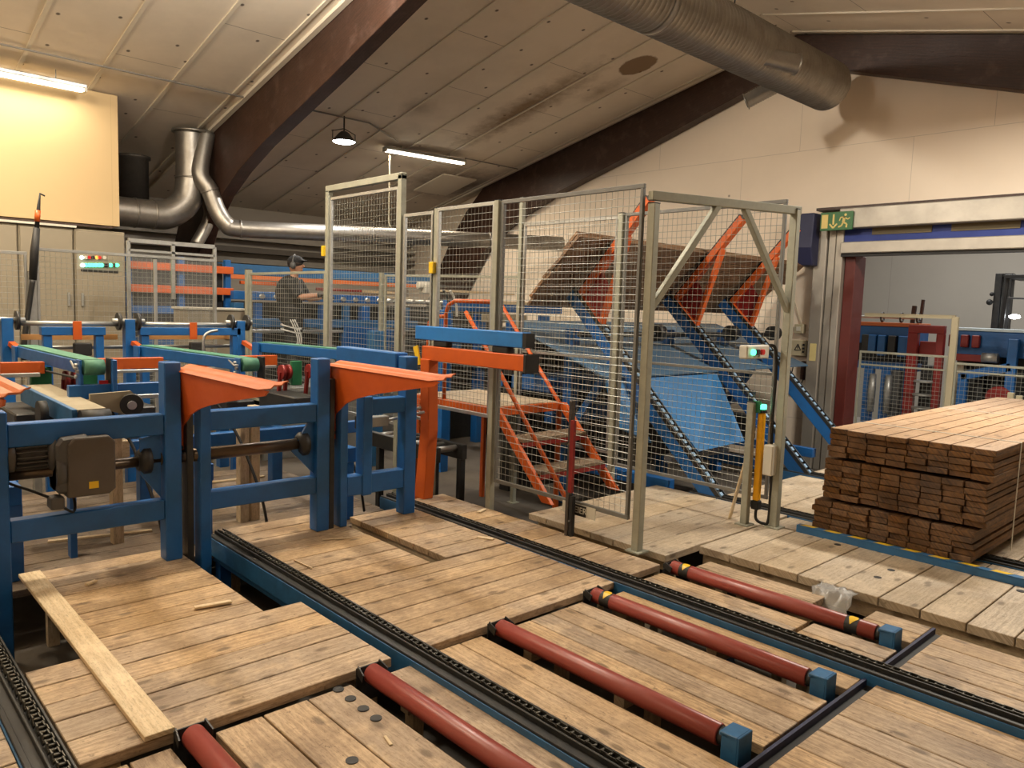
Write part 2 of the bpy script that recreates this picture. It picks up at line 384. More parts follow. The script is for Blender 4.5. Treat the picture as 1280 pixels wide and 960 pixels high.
# ---- glulam portal frames
def frame_profile():
    bot = [(-5.4, 5.10), (-8.16, 4.24), (-9.97, 3.72), (-10.7, 3.45), (-11.3, 3.16), (-11.85, 2.75), (-12.4, 2.05), (-13.0, 1.1), (-13.75, FZ)]
    top = [(-14.65, FZ), (-14.0, 1.1), (-13.35, 2.35), (-12.85, 3.1), (-12.4, 3.6), (-11.9, zc(-11.9)-.02), (-5.4, zc(-5.4)-.01)]
    return bot, top
for yb, lab in ((4.63, 'dark brown glued timber roof frame crossing the ceiling at left, above the long conveyors'),
                (10.18, 'dark brown glued timber roof frame lying against the pale gable wall')):
    bot, top = frame_profile()
    left = [(x, yb, z) for x, z in bot]+[(x, yb, z) for x, z in top]
    right = [(-10.8-x, y, z) for x, y, z in reversed(left)]
    t = thing('roof_frame', lab, 'roof frame', (-5.4, yb, FZ))
    MB().prism(left, (0, .2, 0)).build('left_rafter', GLUE, t, .006)
    rb = [(x, z) for x, z in bot[:3]]; rtp = [(-5.4, zc(-5.4)-.01)]
    rr = [(-5.4, 5.1), (-2.6, 4.26), (0, 3.45), (2.4, 2.7), (3.85, 2.2), (3.85, zc(3.85)-.02), (-5.4, zc(-5.4)-.01)]
    MB().prism([(x, yb, z) for x, z in reversed(rr)], (0, .2, 0)).build('right_rafter', GLUE, t, .006)
    tr = B(-5.42, -5.4, yb+.02, yb+.03, 5.1, 5.2)
# pale trim board alongside the near frame
MB().bar((-14.2, 4.585, zc(-14.2)-.02), (-5.45, 4.585, zc(-5.45)-.02), .07, .05).build('trim_6', MATS['batten_white'])['kind'] = 'structure'
MB().bar((-14.2, 10.12, zc(-14.2)-.02), (-5.45, 10.12, zc(-5.45)-.02), .05, .04).build('trim_7', MATS['batten_white'])['kind'] = 'structure'
# ---- ceiling hatch
h = MB(); x0, x1, y0, y1 = -12.55, -11.6, 8.95, 9.75
h.prism([(x0, y0, zc(x0)-.03), (x1, y0, zc(x1)-.03), (x1, y0, zc(x1)-.005), (x0, y0, zc(x0)-.005)], (0, y1-y0, 0))
tag(h.build('ceiling_hatch', MATS['batten_white']), 'pale square hatch panel in the ceiling surrounded by black stains', 'hatch')
# ================================================================== DOOR
dr = MB().box(-4.97, -4.80, YW-.14, YW, FZ, 2.84).box(-4.79, -4.69, YW-.10, YW, FZ, 2.84).box(-4.68, -4.585, YW-.12, YW, FZ, 2.84)
st = dr.build('door_column', paint('brushed_door_steel', (.40, .37, .32), .42, metal=.5, dirt=.35, sc=3), None, .008)
tag(st, 'grey steel guide column left of the big roller door opening', 'door column')
B(-4.93, -4.84, YW-.146, YW-.139, 1.06, 1.30).build('sticker', plain('yellow_sticker', (.72, .62, .28), .6), st)['label'] = 'yellow blank sticker'
dj = tag(B(-4.58, -4.44, YW-.03, YW+.30, FZ, 2.5).build('door_jamb', paint('oxblood_paint', (.10, .013, .009), .5, dirt=.3), None, .006), 'dark red steel jamb inside the roller door opening', 'door jamb')
dh = thing('roller_door', 'rolled-up industrial door with blue curtain under a long steel head box', 'roller door', (-2.5, YW-.2, 2.6))
STEEL = MATS['brushed_door_steel']
B(-4.60, 1.3, YW-.26, YW, 2.84, 3.10).build('head_box', STEEL, dh, .01)
B(-4.95, 1.3, YW-.20, YW, 3.10, 3.135).build('head_trim', GLUE, dh)
B(-4.58, 1.2, YW-.10, YW-.04, 2.66, 2.85).build('curtain', paint('royal_blue_curtain', (.015, .035, .20), .6, dirt=.3), dh)
B(-4.60, 1.2, YW-.17, YW-.10, 2.52, 2.67).build('bottom_bar', STEEL, dh, .01)
B(-4.60, 1.2, YW-.13, YW-.05, 2.48, 2.52).build('rubber_seal', RUBBER, dh)
OLV = plain('olive_window_strip', (.13, .10, .045), .6)
for x0 in (-4.22, -3.28, -2.3, -1.3):
    B(x0, x0+.72, YW-.112, YW-.10, 2.755, 2.845).build('vision_strip', OLV, dh)
mb = MB(); xs0, xs1 = -5.17, -4.91
mb.prism([(xs0, YW-.30, 2.35), (xs1, YW-.30, 2.35), (xs1, YW-.34, 2.62), (xs1, YW-.34, 3.06), (xs0, YW-.34, 3.06), (xs0, YW-.34, 2.62)][:6], (0, .01, 0)) if False else None
mb.prism([(xs0, YW-.28, 2.36), (xs0, YW-.36, 2.60), (xs0, YW-.33, 3.06), (xs0, YW, 3.06), (xs0, YW, 2.36)], (xs1-xs0, 0, 0))
tag(mb.build('drive_housing', NAVY, None, .012), 'dark navy drive housing box at top left of the roller door', 'motor housing')
# exit sign
ex = thing('exit_sign', 'green and yellow emergency exit sign with arrow and running figure', 'exit sign', (-4.74, YW-.30, 2.95))
ey = YW-.30
exx0, exx1, ez0, ez1 = -4.835, -4.405, 2.815, 3.055
B(exx0, exx1, ey, ey+.03, ez0, ez1).build('backing', plain('sign_green', (.02, .13, .035), .4), ex, .004)
SY = plain('sign_yellow', (.70, .55, .18), .5)
fr = MB(); g = .006
B(exx0+.02, exx0+.105, ey-.004, ey, ez0+.03, ez1-.03).build('doorway_symbol', SY, ex)
ar = MB(); cx = exx0+.18
ar.box(cx-.012, cx+.012, ey-.004, ey, 2.89, 3.025)
for s_ in (-1, 1): ar.bar((cx, ey-.002, 2.845), (cx+s_*.05, ey-.002, 2.90), .02, .004, (0, 1, 0))
ar.build('arrow', SY, ex)
fg = MB(); cx = exx0+.325; fy = ey-.003
fg.cyl((cx+.012, ey-.004, 3.01), (cx+.012, ey, 3.01), .017, 12)
def lm(a, b_, w_=.02): fg.bar((cx+a[0], fy, ez0+a[1]), (cx+b_[0], fy, ez0+b_[1]), w_, .004, (0, 1, 0))
lm((0, .17), (-.012, .10), .034); lm((-.012, .10), (.035, .075)); lm((.035, .075), (.03, .03)); lm((-.012, .10), (-.035, .055)); lm((-.035, .055), (-.075, .04))
lm((0, .165), (.045, .135), .015); lm((.045, .135), (.07, .155), .013); lm((0, .165), (-.05, .165), .015); lm((-.05, .165), (-.065, .12), .013)
fg.build('running_figure', SY, ex)
# wall boxes left of the door column
def wbox(px, py, w_, h_, d_, name, lab, cat, mat, sub=None):
    p = atp(px, py, y=YW)
    o = B(p.x-w_/2, p.x+w_/2, YW-d_, YW, p.z-h_/2, p.z+h_/2).build(name, mat, None, .006)
    tag(o, lab, cat); return o, p
o, p = wbox(1002, 411, .13, .13, .09, 'wall_socket', 'small cream wall socket with a thin cable above it', 'socket', CREAM)
B(p.x-.03, p.x+.03, YW-.10, YW-.09, p.z-.03, p.z+.03).build('socket_face', WHITE, o)
MB().tube(ccoil([(p.x, YW-.02, p.z+.06), (p.x-.10, YW-.02, p.z+.32), (p.x-.22, YW-.02, p.z+.62), (p.x-.35, YW-.02, p.z+.68), (p.x-.36, YW-.02, 1.0)]), .006, 6).build('cable', CREAM, o)
o, p = wbox(1001, 435, .22, .22, .06, 'warning_box', 'cream electrical box with a triangular warning mark beside the door column', 'electrical box', CREAM)
tri = MB()
for a, b_ in (((-.06, -.03), (.03, -.03)), ((.03, -.03), (-.015, .055)), ((-.015, .055), (-.06, -.03))):
    tri.bar((p.x+a[0], YW-.062, p.z+a[1]), (p.x+b_[0], YW-.062, p.z+b_[1]), .012, .004, (0, 1, 0))
tri.bar((p.x-.015, YW-.062, p.z-.01), (p.x-.015, YW-.062, p.z+.025), .008, .004, (0, 1, 0))
tri.build('warning_triangle', BLACK, o)
kn = MB()
for dz in (.05, .0, -.05): kn.cyl((p.x+.07, YW-.075, p.z+dz), (p.x+.07, YW-.06, p.z+dz), .015, 10)
kn.build('push_buttons', RUBBER, o)
o, p = wbox(1008, 463, .10, .26, .08, 'valve_box', 'dark brown cable junction below the warning box on the gable wall', 'junction box', GLUE)
MB().tube(ccoil([(p.x, YW-.05, p.z-.1), (p.x-.1, YW-.06, p.z-.3), (p.x-.2, YW-.05, p.z-.22), (p.x-.18, YW-.04, p.z+.05)]), .008, 6).build('cable', RUBBER, o)
# ================================================================== DUCTS
dt = thing('ventilation_duct', 'huge spiral-wound steel ventilation duct hanging under the ridge', 'air duct', (-4.65, 5.5, 4.57))
AX, AZ, R = -4.65, 4.57, .29
pts, rs = [], []
y = 1.0
while y < 9.62:
    for dy, rr_ in ((0, R), (.048, R), (.050, R+.011), (.060, R+.011), (.064, R)): pts.append((AX, y+dy, AZ)); rs.append(rr_)
    y += .066
MB().tube(pts, rs, 40).build('tube', DUCT, dt)
MB().tube([(AX, 5.98, AZ), (AX, 6.02, AZ), (AX, 6.05, AZ)], [R+.012]*3, 40).build('coupling', DUCT, dt)
def stub(p, d, r_, L, name='branch_stub'):
    p, d = Vector(p), Vector(d).normalized(); pt, rs_ = [], []
    n = int(L/.03)
    for i in range(n+1):
        pt += [p+d*(i*L/n)-d*.002, p+d*(i*L/n)+d*.004]; rs_ += [r_, r_+.006]
    pt.append(p+d*(L+.01)); rs_.append(r_+.018); pt.append(p+d*(L+.02)); rs_.append(r_+.018)
    o = MB().tube(pt, rs_, 20).build(name, DUCT, dt)
    MB().cyl(p+d*(L+.015), p+d*(L+.026), r_*.86, 20).build('opening', RUBBER, o)
stub((-4.50, 7.75, 4.45), (.50, .9, -.10), .10, .42)
stub((-4.86, 8.75, 4.42), (-.80, -.35, -.42), .085, .36)
for yy in (5.2, 7.4):
    MB().tube([(AX, yy, AZ+R), (AX+.02, yy, zc(AX))], .008, 6).build('hanger_wire', BLACK, dt)
# pipes at the left
def pipe(name, lab, pts_, r_, grp=None, ringat=()):
    o = MB().tube(pts_, r_, 20).build(name, DUCT)
    tag(o, lab, 'pipe')
    for p_, d_, in ringat:
        p_, d_ = Vector(p_), Vector(d_).normalized()
        MB().tube([p_-d_*.012, p_+d_*.012], r_+.008, 20).build('seam_ring', DUCT, o)
    return o
XP = -11.7
pc = atp(235, 180, x=XP); ph = atp(150, 264, x=XP); pe = atp(240, 262, x=XP)
rbig = .205
z0 = ph.z
pipe('elbow_pipe', 'fat galvanised elbow pipe coming down from the ceiling beside the yellow wall',
     ccoil([(XP, pc.y+.03, zc(XP)-.02), (XP, pc.y+.03, z0+.55), (XP, pc.y-.05, z0+.22), (XP, pc.y-.32, z0+.02), (XP, pc.y-.65, z0), (XP, 2.9, z0)], 8), rbig, None,
     [((XP, pc.y+.03, z0+.58), (0, 0, 1)), ((XP, pc.y-.5, z0), (0, 1, 0)), ((XP, pc.y-.75, z0), (0, 1, 0))])
MB().tube([(XP, pc.y+.05, zc(XP)-.05), (XP, pc.y+.05, zc(XP)-.02)], .27, 24).build('ceiling_collar', DUCT, bpy.data.objects['elbow_pipe'])
# long silver pipe
e2 = atp(702, 305, y=9.95); s2 = atp(299, 286, x=-11.2)
d_ = (e2-s2).normalized()
pipe('long_silver_pipe', 'long silver pipe bending from the ceiling and running level to the gable wall',
     ccoil([(XP+.12, pc.y+.22, zc(XP+.12)-.06), tuple(atp(250, 215, x=-11.5)), tuple(atp(262, 238, x=-11.42)), tuple(atp(271, 262, x=-11.34)), tuple(atp(283, 280, x=-11.26)), tuple(s2), tuple(s2+d_*1.0)], 8)+[s2+d_*3, e2], .125, None,
     [(s2+d_*.02, d_), (s2+d_*2.0, d_), (s2+d_*4.0, d_), (atp(262, 238, x=-11.42), (0, .4, -1))])
q0 = atp(258, 245, x=-11.9); q1 = atp(262, 272, x=-11.9); q2 = atp(245, 306, x=-11.9)
pipe('branch_pipe', 'short dark branch pipe hooking down behind the fat elbow pipe', ccoil([tuple(q0+Vector((0, -.05, .3))), tuple(q0), tuple(q1), tuple(q2)], 8), .09, None, [(q1, (0, .1, -1))])
# vertical drum beside the yellow wall
p0 = atp(166, 195, x=-12.2); p1 = atp(170, 250, x=-12.2)
tag(MB().tube([(-12.2, p0.y, p1.z), (-12.2, p0.y, p0.z-.05), (-12.2, p0.y, p0.z-.04), (-12.2, p0.y, p0.z)], [.21, .21, .24, .24], 24).build('filter_drum', paint('dull_drum_steel', (.10, .09, .08), .5, metal=.7, dirt=.5)), 'dull grey upright duct drum squeezed behind the yellow wall', 'duct')
# ================================================================== LAMPS
def tube_lamp(lab, a, b_, z, length_dir='y'):
    t = thing('fluorescent_lamp', lab, 'ceiling lamp', ((a[0]+b_[0])/2, (a[1]+b_[1])/2, z), None)
    A_, B_ = Vector((a[0], a[1], z)), Vector((b_[0], b_[1], z))
    MB().bar(A_, B_, .13, .05).build('housing', GALV, t, .008)
    d = (B_-A_).normalized()
    for s_ in (-1, 1):
        sd = Vector((d.y, -d.x, 0))*s_*.03
        MB().tube([A_+d*.04+sd-Vector((0, 0, .045)), B_-d*.04+sd-Vector((0, 0, .045))], .016, 10).build('tube', TUBE, t)
    for e in (A_, B_-d*.03): MB().bar(e-Vector((0, 0, .035)), e+d*.03-Vector((0, 0, .035)), .12, .05).build('end_cap', WHITE, t)
    for f in (.2, .8):
        p_ = A_.lerp(B_, f); MB().tube([p_+Vector((0, 0, .02)), (p_.x, p_.y, zc(p_.x)-.005)], .006, 6).build('hanger', GALV, t)
    l = bpy.data.lights.new('tube_glow', 'AREA'); l.shape = 'RECTANGLE'; l.size = .14; l.size_y = (B_-A_).length; l.energy = 70 if a[1] > 4 else 15; l.color = (1, .84, .62)
    lo = bpy.data.objects.new('tube_glow', l); COL.objects.link(lo); lo.location = (A_+B_)/2-Vector((0, 0, .08)); lo.rotation_euler = (0, 0, math.atan2(d.y, d.x)-PI/2)
    return t, l
tube_lamp('twin fluorescent tube lamp shining on the yellow wall at upper left', (-10.72, 1.1), (-10.72, 2.72), 4.17)
a_ = atp(495, 181, z=4.2); b_ = atp(590, 192, z=4.27)
tube_lamp('twin fluorescent tube lamp on the ceiling above the tall fence panel', (-10.9, a_.y*1.0), (-10.75, 8.75), 4.2)
hp = atp(430, 173, x=-10.3)
t = thing('high_bay_lamp', 'round industrial lamp with glass rim hanging from the cable line', 'pendant lamp', tuple(hp))
MB().tube([hp+Vector((0, 0, z_)) for z_ in (.10, .07, .02, -.03, -.05)], [.04, .08, .12, .17, .18], 24).build('reflector', MOTOR, t)
MB().tube([hp+Vector((0, 0, z_)) for z_ in (-.05, -.065)], [.165, .13], 24).build('lens', HALO, t)
MB().tube([hp+Vector((0, 0, .1)), (hp.x, hp.y, zc(hp.x)-.01)], .012, 8).build('stem', BLACK, t)
br_ = MB()
for s_ in (-1, 1): br_.tube([hp+Vector((0, s_*.19, -.03)), hp+Vector((0, s_*.19, .08)), hp+Vector((0, 0, .14))], .008, 6)
br_.build('bracket', BLACK, t)
def light(name, loc, e, size, col, rot=(0, 0, 0), typ='AREA', sy=None):
    l = bpy.data.lights.new(name, typ); l.energy = e; l.color = col
    if typ == 'AREA':
        l.size = size
        if sy: l.shape = 'RECTANGLE'; l.size_y = sy
    else: l.shadow_soft_size = size
    o = bpy.data.objects.new(name, l); COL.objects.link(o); o.location = loc; o.rotation_euler = rot; return o
light('high_bay_glow', (hp.x, hp.y, hp.z-.10), 55, .22, (1, .95, .88))
# cable tray line along the ceiling
cb = MB().tube([(-10.35, -1, zc(-10.35)-.03), (-10.35, 4.62, zc(-10.35)-.03)], .012, 6)
tag(cb.build('ceiling_conduit', paint('grey_conduit', (.25, .23, .2), .6)), 'thin grey conduit under the ceiling between the left tube lamp and near roof frame', 'conduit')
p_ = atp(400, 150, x=-10.95)
cb = MB().tube([(-10.3, 4.86, zc(-10.3)-.03), (-10.3, 6.5, zc(-10.3)-.03), (-10.7, 7.3, zc(-10.7)-.03)], .012, 6)
tag(cb.build('ceiling_conduit', MATS['grey_conduit']), 'thin dark conduit on the ceiling above the round lamp', 'conduit')
cb = MB().tube([(-10.8, 8.8, zc(-10.8)-.03), (-10.8, 10.17, zc(-10.8)-.03)], .01, 6)
tag(cb.build('ceiling_conduit', MATS['grey_conduit']), 'thin conduit from the far tube lamp to the far roof frame', 'conduit')
cc = atp(487, 200, x=-10.95); ce = atp(490, 289, x=-10.95)
tag(MB().tube(ccoil([(cc.x, cc.y, 4.1), (cc.x, cc.y, 3.2), (ce.x, cc.y+.02, ce.z+.1), (ce.x, ce.y+.05, ce.z)]), .012, 6).build('hanging_cord', CREAM), 'white cord hanging from the ceiling down to the long silver pipe', 'cord')
# ================================================================== DECKS
JO = .06
def deck(lab, x0, x1, y0, y1, z, along, n, mat=DECK, th=.045, legs=True, holes=None, jag=.0, group=None, gap=.008, depth=.14):
    """a panel of planks; along 'x' or 'y'; n planks across the other direction"""
    t = thing('timber_deck', lab, 'wooden deck', ((x0+x1)/2, (y0+y1)/2, z-th), group)
    m = MB(); A, Bq = (y0, y1) if along == 'x' else (x0, x1)
    ws = [1+random.uniform(-.12, .12) for _ in range(n)]; s_ = sum(ws); c_ = A
    for w_ in ws:
        w_ = w_/s_*(Bq-A); dz = random.uniform(-.002, .002); e0, e1 = random.uniform(-jag, jag), random.uniform(-jag, jag)
        if along == 'x': m.box(x0+e0, x1+e1, c_+gap/2, c_+w_-gap/2, z-th+dz, z+dz, 0)
        else: m.box(c_+gap/2, c_+w_-gap/2, y0+e0, y1+e1, z-th+dz, z+dz, 1)
        c_ += w_
    o = m.build('planks', mat, t, .003)
    if legs:
        if along == 'x':
            for f in (.08, .5, .92):
                x = x0+(x1-x0)*f
                MB().box(x-.03, x+.03, y0+.01, y1-.01, z-th-.10, z-th-.003, 1).box(x-.03, x+.03, (y0+y1)/2-.03, (y0+y1)/2+.03, FZ, z-th-.1005, 2).build('joist', TIMB, t)
        else:
            for f in (.08, .92):
                y = y0+(y1-y0)*f; j = MB().box(x0+.01, x1-.01, y-.03, y+.03, z-th-.10, z-th-.003, 0)
                for g_ in (.04, .96): x = x0+(x1-x0)*g_; j.box(x-.03, x+.03, y-.03, y+.03, FZ, z-th-.1005, 2)
                j.build('joist', TIMB, t)
    if holes:
        for hx, hy in holes:
            c = MB().cyl((hx, hy, z-.03), (hx, hy, z+.0035), .024, 20).build('finger_hole', RUBBER, t)
    return t
ZR = -.03     # roller section sits a little lower
deck('worn timber deck between the two left chain rails, under the loose pale board', -3.75, -2.86, .66, 1.97, 0, 'y', 5)
deck('long narrow timber deck left of the blue chain beam, in front of the grey gearbox', -5.12, -3.76, .98, 1.76, -.004, 'y', 8)
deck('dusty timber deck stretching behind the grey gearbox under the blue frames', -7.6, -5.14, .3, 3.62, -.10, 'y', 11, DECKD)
deck('timber deck beyond the left chain rail, reaching under the second orange chute', -5.3, -3.84, 2.17, 2.93, 0, 'y', 8)
deck('timber deck filling the space between the first and second long chain rails', -3.83, -2.86, 2.17, 3.60, 0, 'y', 6)
deck('stepped timber deck strip along the far chain rail beside the open slot', -5.05, -3.84, 3.06, 3.60, .004, 'y', 7)
deck('timber deck behind the far chain rail next to the orange column', -5.22, -2.88, 3.77, 4.10, 0, 'y', 11)
deck('timber floor strip at the lower left corner outside the hook chain', -4.2, -2.4, -.3, .50, 0, 'y', 9)
# roller section
deck('plank panel between the nearest two red rollers with five round holes', -2.82, -1.35, 1.12, 1.73, ZR, 'x', 3, holes=[tuple(atp(px, py, z=ZR).xy) for px, py in ((423, 862), (438, 873.5), (454, 886), (470, 898), (440, 951))])
deck('plank panel at the bottom edge left of the nearest red roller', -2.82, -1.35, .68, .96, ZR, 'x', 2)
deck('narrow single plank between the second red roller and the middle chain rail', -2.80, -1.35, 1.91, 2.045, ZR, 'x', 1)
deck('plank panel between the middle chain rail and the third red roller', -2.84, -1.35, 2.19, 2.51, ZR, 'x', 2)
deck('wide plank panel between the third and fourth red rollers', -2.82, -1.37, 2.70, 3.26, ZR, 'x', 4)
deck('narrow plank between the fourth red roller and the far chain rail', -2.78, -1.36, 3.43, 3.59, ZR, 'x', 1)
deck('short plank panel between far chain rail and taped roller, upper part', -2.83, -1.84, 3.76, 4.05, ZR, 'x', 2)
deck('short plank panel between far chain rail and taped roller, lower part', -1.81, -1.37, 3.76, 4.05, ZR, 'x', 2)
deck('plank panel beyond the last roller ending at the plastic wrap', -2.76, -1.95, 4.20, 4.50, ZR, 'x', 2)
deck('small plank panel beside the last roller bracket', -1.66, -1.36, 4.20, 4.52, ZR, 'x', 2)
deck('big plank deck in the lower right corner in front of the far chain rail', -1.29, 1.2, 2.19, 3.59, ZR, 'x', 7)
deck('plank deck at the right edge between far chain rail and pale walkway', -1.29, 1.2, 3.77, 4.47, ZR, 'x', 4)
# upper pale walkway
deck('pale plank platform inside the fence gate reaching to the stairs', -4.32, -2.97, 4.28, 6.0, 0, 'y', 6, DECK2, th=.05)
deck('pale wide-plank walkway with small holes in front of the board stack', -2.955, .9, 4.66, 5.60, .0, 'y', 16, DECK2, th=.055,
     holes=[tuple(atp(px, py, z=0).xy) for px, py in ((1047, 681), (1097, 722), (1114, 713), (1276, 739))])
for y0, y1, s_ in ((5.66, 6.0, 'first'), (6.17, 7.71, 'second'), (7.90, 8.96, 'third'), (9.14, 10.2, 'fourth')):
    deck('pale plank platform behind the gate, %s strip towards the gable wall' % s_, -3.72 if y0 > 6 else -2.955, 1.0, y0, y1, -.01, 'y', 16, DECK2)
# ================================================================== CHAIN RAILS
def chain_rail(lab, yc, x0, x1, beam=True, deep=.16, hook=False):
    t = thing('chain_conveyor', lab, 'chain conveyor', ((x0+x1)/2, yc, FZ))
    MB().box(x0, x1, yc-.062, yc+.05, -.17, -.012, 0).build('beam', BLUE2, t, .004)
    r_ = MB().box(x0, x1, yc-.075, yc-.055, -.05, .012, 0).box(x0, x1, yc-.075, yc+.06, -.012, -.002, 0).box(x0, x1, yc-.018, yc-.008, -.002, .022, 0).box(x0, x1, yc+.05, yc+.06, -.04, .018, 0)
    r_.build('guide_rail', BLACK, t, .002)
    MB().box(x0, x1, yc-.082, yc-.0755, -.12, .0, 0).build('side_flange', BLUE2, t, .001)
    m = MB(); p = .038; n = int((x1-x0)/p)
    for i in range(n):
        x = x0+.02+i*p; o = .006 if i % 2 else 0
        m.box(x-.021, x+.021, yc+.003+o, yc+.007+o, .004, .026, 0); m.box(x-.021, x+.021, yc+.039-o, yc+.043-o, .004, .026, 0)
        m.cyl((x+p/2, yc+.004, .016), (x+p/2, yc+.042, .016), .008, 6)
        if hook and i % 2 == 0: m.prism([(x-.016, yc+.003, .026), (x+.016, yc+.003, .026), (x+.006, yc+.003, .042), (x-.006, yc+.003, .042)], (0, .006, 0))
    m.build('chain', CHAIN, t)
    n = max(2, int((x1-x0)/1.6))
    for k in range(n+1):
        x = x0+.12+(x1-x0-.24)*k/n
        MB().box(x-.04, x+.04, yc-.045, yc+.035, FZ, -.17).build('leg', BLUE, t, .004)
    return t
chain_rail('short stretch of hook chain in a blue-sided rail at the lower left corner', .585, -4.7, -1.2, hook=True)
chain_rail('long blue chain conveyor beam running from the second blue frame to the bottom edge', 2.11, -5.25, .4)
chain_rail('long black chain rail crossing the deck from the orange column to the right edge', 3.68, -5.45, 1.2)
for yc, s_ in ((6.08, 'starting below the first inclined track nearest the stairs'), (7.80, 'starting below the middle inclined track'), (9.05, 'starting below the last inclined track nearest the door')):
    chain_rail('blue chain rail towards the board stack, %s' % s_, yc, -3.95, .6)
# cross channel between the roller section and the right decks
t = thing('steel_channel', 'dark blue steel channel crossing between roller brackets and right deck', 'steel channel', (-1.32, 3.0, -.15))
MB().box(-1.345, -1.30, .9, 2.04, -.16, -.055).box(-1.345, -1.30, 2.19, 3.60, -.16, -.055).box(-1.345, -1.30, 3.76, 4.5, -.16, -.055).build('web', BLACK, t)
MB().box(-1.350, -1.335, .9, 2.03, -.06, -.022).box(-1.35, -1.335, 2.2, 3.59, -.06, -.022).box(-1.35, -1.335, 3.77, 4.5, -.06, -.022).build('flange', NAVY, t)
# ================================================================== RED ROLLERS
def roller(lab, yc, x0=-2.80, x1=-1.50, bands=()):
    t = thing('conveyor_roller', lab, 'roller', ((x0+x1)/2, yc, ZR-.09))
    r_ = .044; zc_ = .0
    MB().tube([(x0, yc, zc_), (x0+.004, yc, zc_), (x1-.004, yc, zc_), (x1, yc, zc_)], [r_-.004, r_, r_, r_-.004], 32).build('tube', ROLLER, t)
    MB().cyl((x0-.04, yc, zc_), (x1+.06, yc, zc_), .014, 12).build('axle', GALV, t)
    e = MB().box(x0-.035, x0-.028, yc-.06, yc+.06, -.14, .025); e.bar((x0-.03, yc-.055, .02), (x0+.03, yc-.062, .0), .006, .04); e.bar((x0-.03, yc+.055, .02), (x0+.03, yc+.062, .0), .006, .04)
    e.build('left_bracket', BLACK, t)
    e = MB().prism([(x1+.02, yc-.05, .028), (x1+.10, yc-.05, .034), (x1+.10, yc-.05, .05), (x1+.02, yc-.05, .046)], (0, .10, 0))
    e.box(x1+.098, x1+.108, yc-.05, yc+.05, -.14, .05); e.box(x1+.03, x1+.10, yc+.042, yc+.05, -.14, .04); e.box(x1+.03, x1+.10, yc-.05, yc-.042, -.10, .04)
    e.build('right_bracket', BLUE2, t, .003)
    MB().cyl((x1, yc, zc_), (x1+.03, yc, zc_), .036, 20).build('bearing_cap', RUBBER, t)
    for bx in bands:
        MB().tube([(bx, yc, zc_), (bx+.07, yc, zc_)], r_+.0015, 32, False).build('black_tape', RUBBER, t)
        m = MB(); n = 9; rr_ = r_+.003
        b0 = len(m.v)
        for i in range(n+1):
            a = math.radians(20+i*13); f = 1-abs(i/n-.5)*2
            for xx in (bx+.012+.02*(1-f), bx+.012+.055*f+.02*(1-f)): m.v.append((xx, yc-rr_*math.cos(a), zc_+rr_*math.sin(a)))
        for i in range(n): m.face((b0+2*i, b0+2*i+1, b0+2*i+3, b0+2*i+2), [(0, 0)]*4, .5)
        m.build('yellow_tape', YEL, t)
    return t
roller('red roller cut off by the bottom edge, nearest the loose pale board', 1.03)
roller('red roller beside the plank panel with round holes', 1.82)
roller('red roller just behind the middle chain rail with plain ends', 2.60)
roller('red roller with one yellow and black tape band at its upper end', 3.34, bands=(-2.73,))
roller('farthest red roller with yellow and black tape at both ends', 4.12, bands=(-2.73, -1.66))
# clear plastic
m = MB(); b0 = 0; nx, ny = 10, 8
pc_ = atp(1035, 748, z=-.02)
for i in range(nx+1):
    for j in range(ny+1):
        u_, v_ = i/nx-.5, j/ny-.5
        m.v.append((pc_.x+u_*.24+random.uniform(-.012, .012), pc_.y+.06+v_*.20+random.uniform(-.012, .012), .012-max(0, u_)*.0-max(0, -v_)*.32+random.uniform(-.014, .014)))
for i in range(nx):
    for j in range(ny): m.face((i*(ny+1)+j, (i+1)*(ny+1)+j, (i+1)*(ny+1)+j+1, i*(ny+1)+j+1), [(0, 0)]*4, .5, True)
o = m.build('plastic_wrap', PLASTIC); so = o.modifiers.new('s', 'SOLIDIFY'); so.thickness = .002
tag(o, 'crumpled clear plastic film over the edge of a deck gap near the walkway', 'plastic film')
# loose boards and offcuts
tag(MB().box(-5.06, -2.86, .875, .985, .003, .024, 0).build('loose_board', PALE, None, .002), 'long pale loose board lying along the left edge of the deck', 'board')
bpy.data.objects['loose_board'].rotation_euler = (0, 0, 0)
def offcut(lab, p, q, w_, h_=.012, z=.004):
    a, b_ = atp(*p, z=z), atp(*q, z=z)
    tag(MB().bar((a.x, a.y, z+h_/2), (b_.x, b_.y, z+h_/2), w_, h_).build('wood_offcut', PALE, None, .001), lab, 'wood offcut')
offcut('pale rectangular offcut lying near the blue chain beam on the left deck', (243, 761), (289, 753), .03)
offcut('tiny offcut chip on the far end of the left deck', (108, 732), (120, 727), .025)
offcut('pale sliver lying beside the middle chain beam on the timber deck', (368, 701), (390, 711), .008, .008)
offcut('thin pale splinter on the far part of the middle deck', (403, 675), (437, 673), .014, .006)
offcut('short pale offcut standing out beside the far chain rail', (597, 672), (617, 675), .035, .01)
offcut('small chip on the deck behind the far chain rail', (598, 641), (606, 637), .03, .01)
offcut('thin offcut lying by the big lower plank panel with holes', (481, 921), (489, 932), .012, .006, ZR)
# debris slivers under the frames are left to the dusty decks
for lab, p, q_, w_ in (('thin slat lying on the dusty deck under the gear motor', (20, 655), (130, 640), .05), ('thin slat lying across the dusty deck behind the left blue frames', (60, 678), (190, 664), .04), ('pale slat on the dusty deck below the brown shaft', (262, 604), (330, 596), .05), ('dusty slat on the deck behind the second blue frame', (300, 624), (390, 612), .045)):
    offcut(lab, p, q_, w_, .014, -.097)
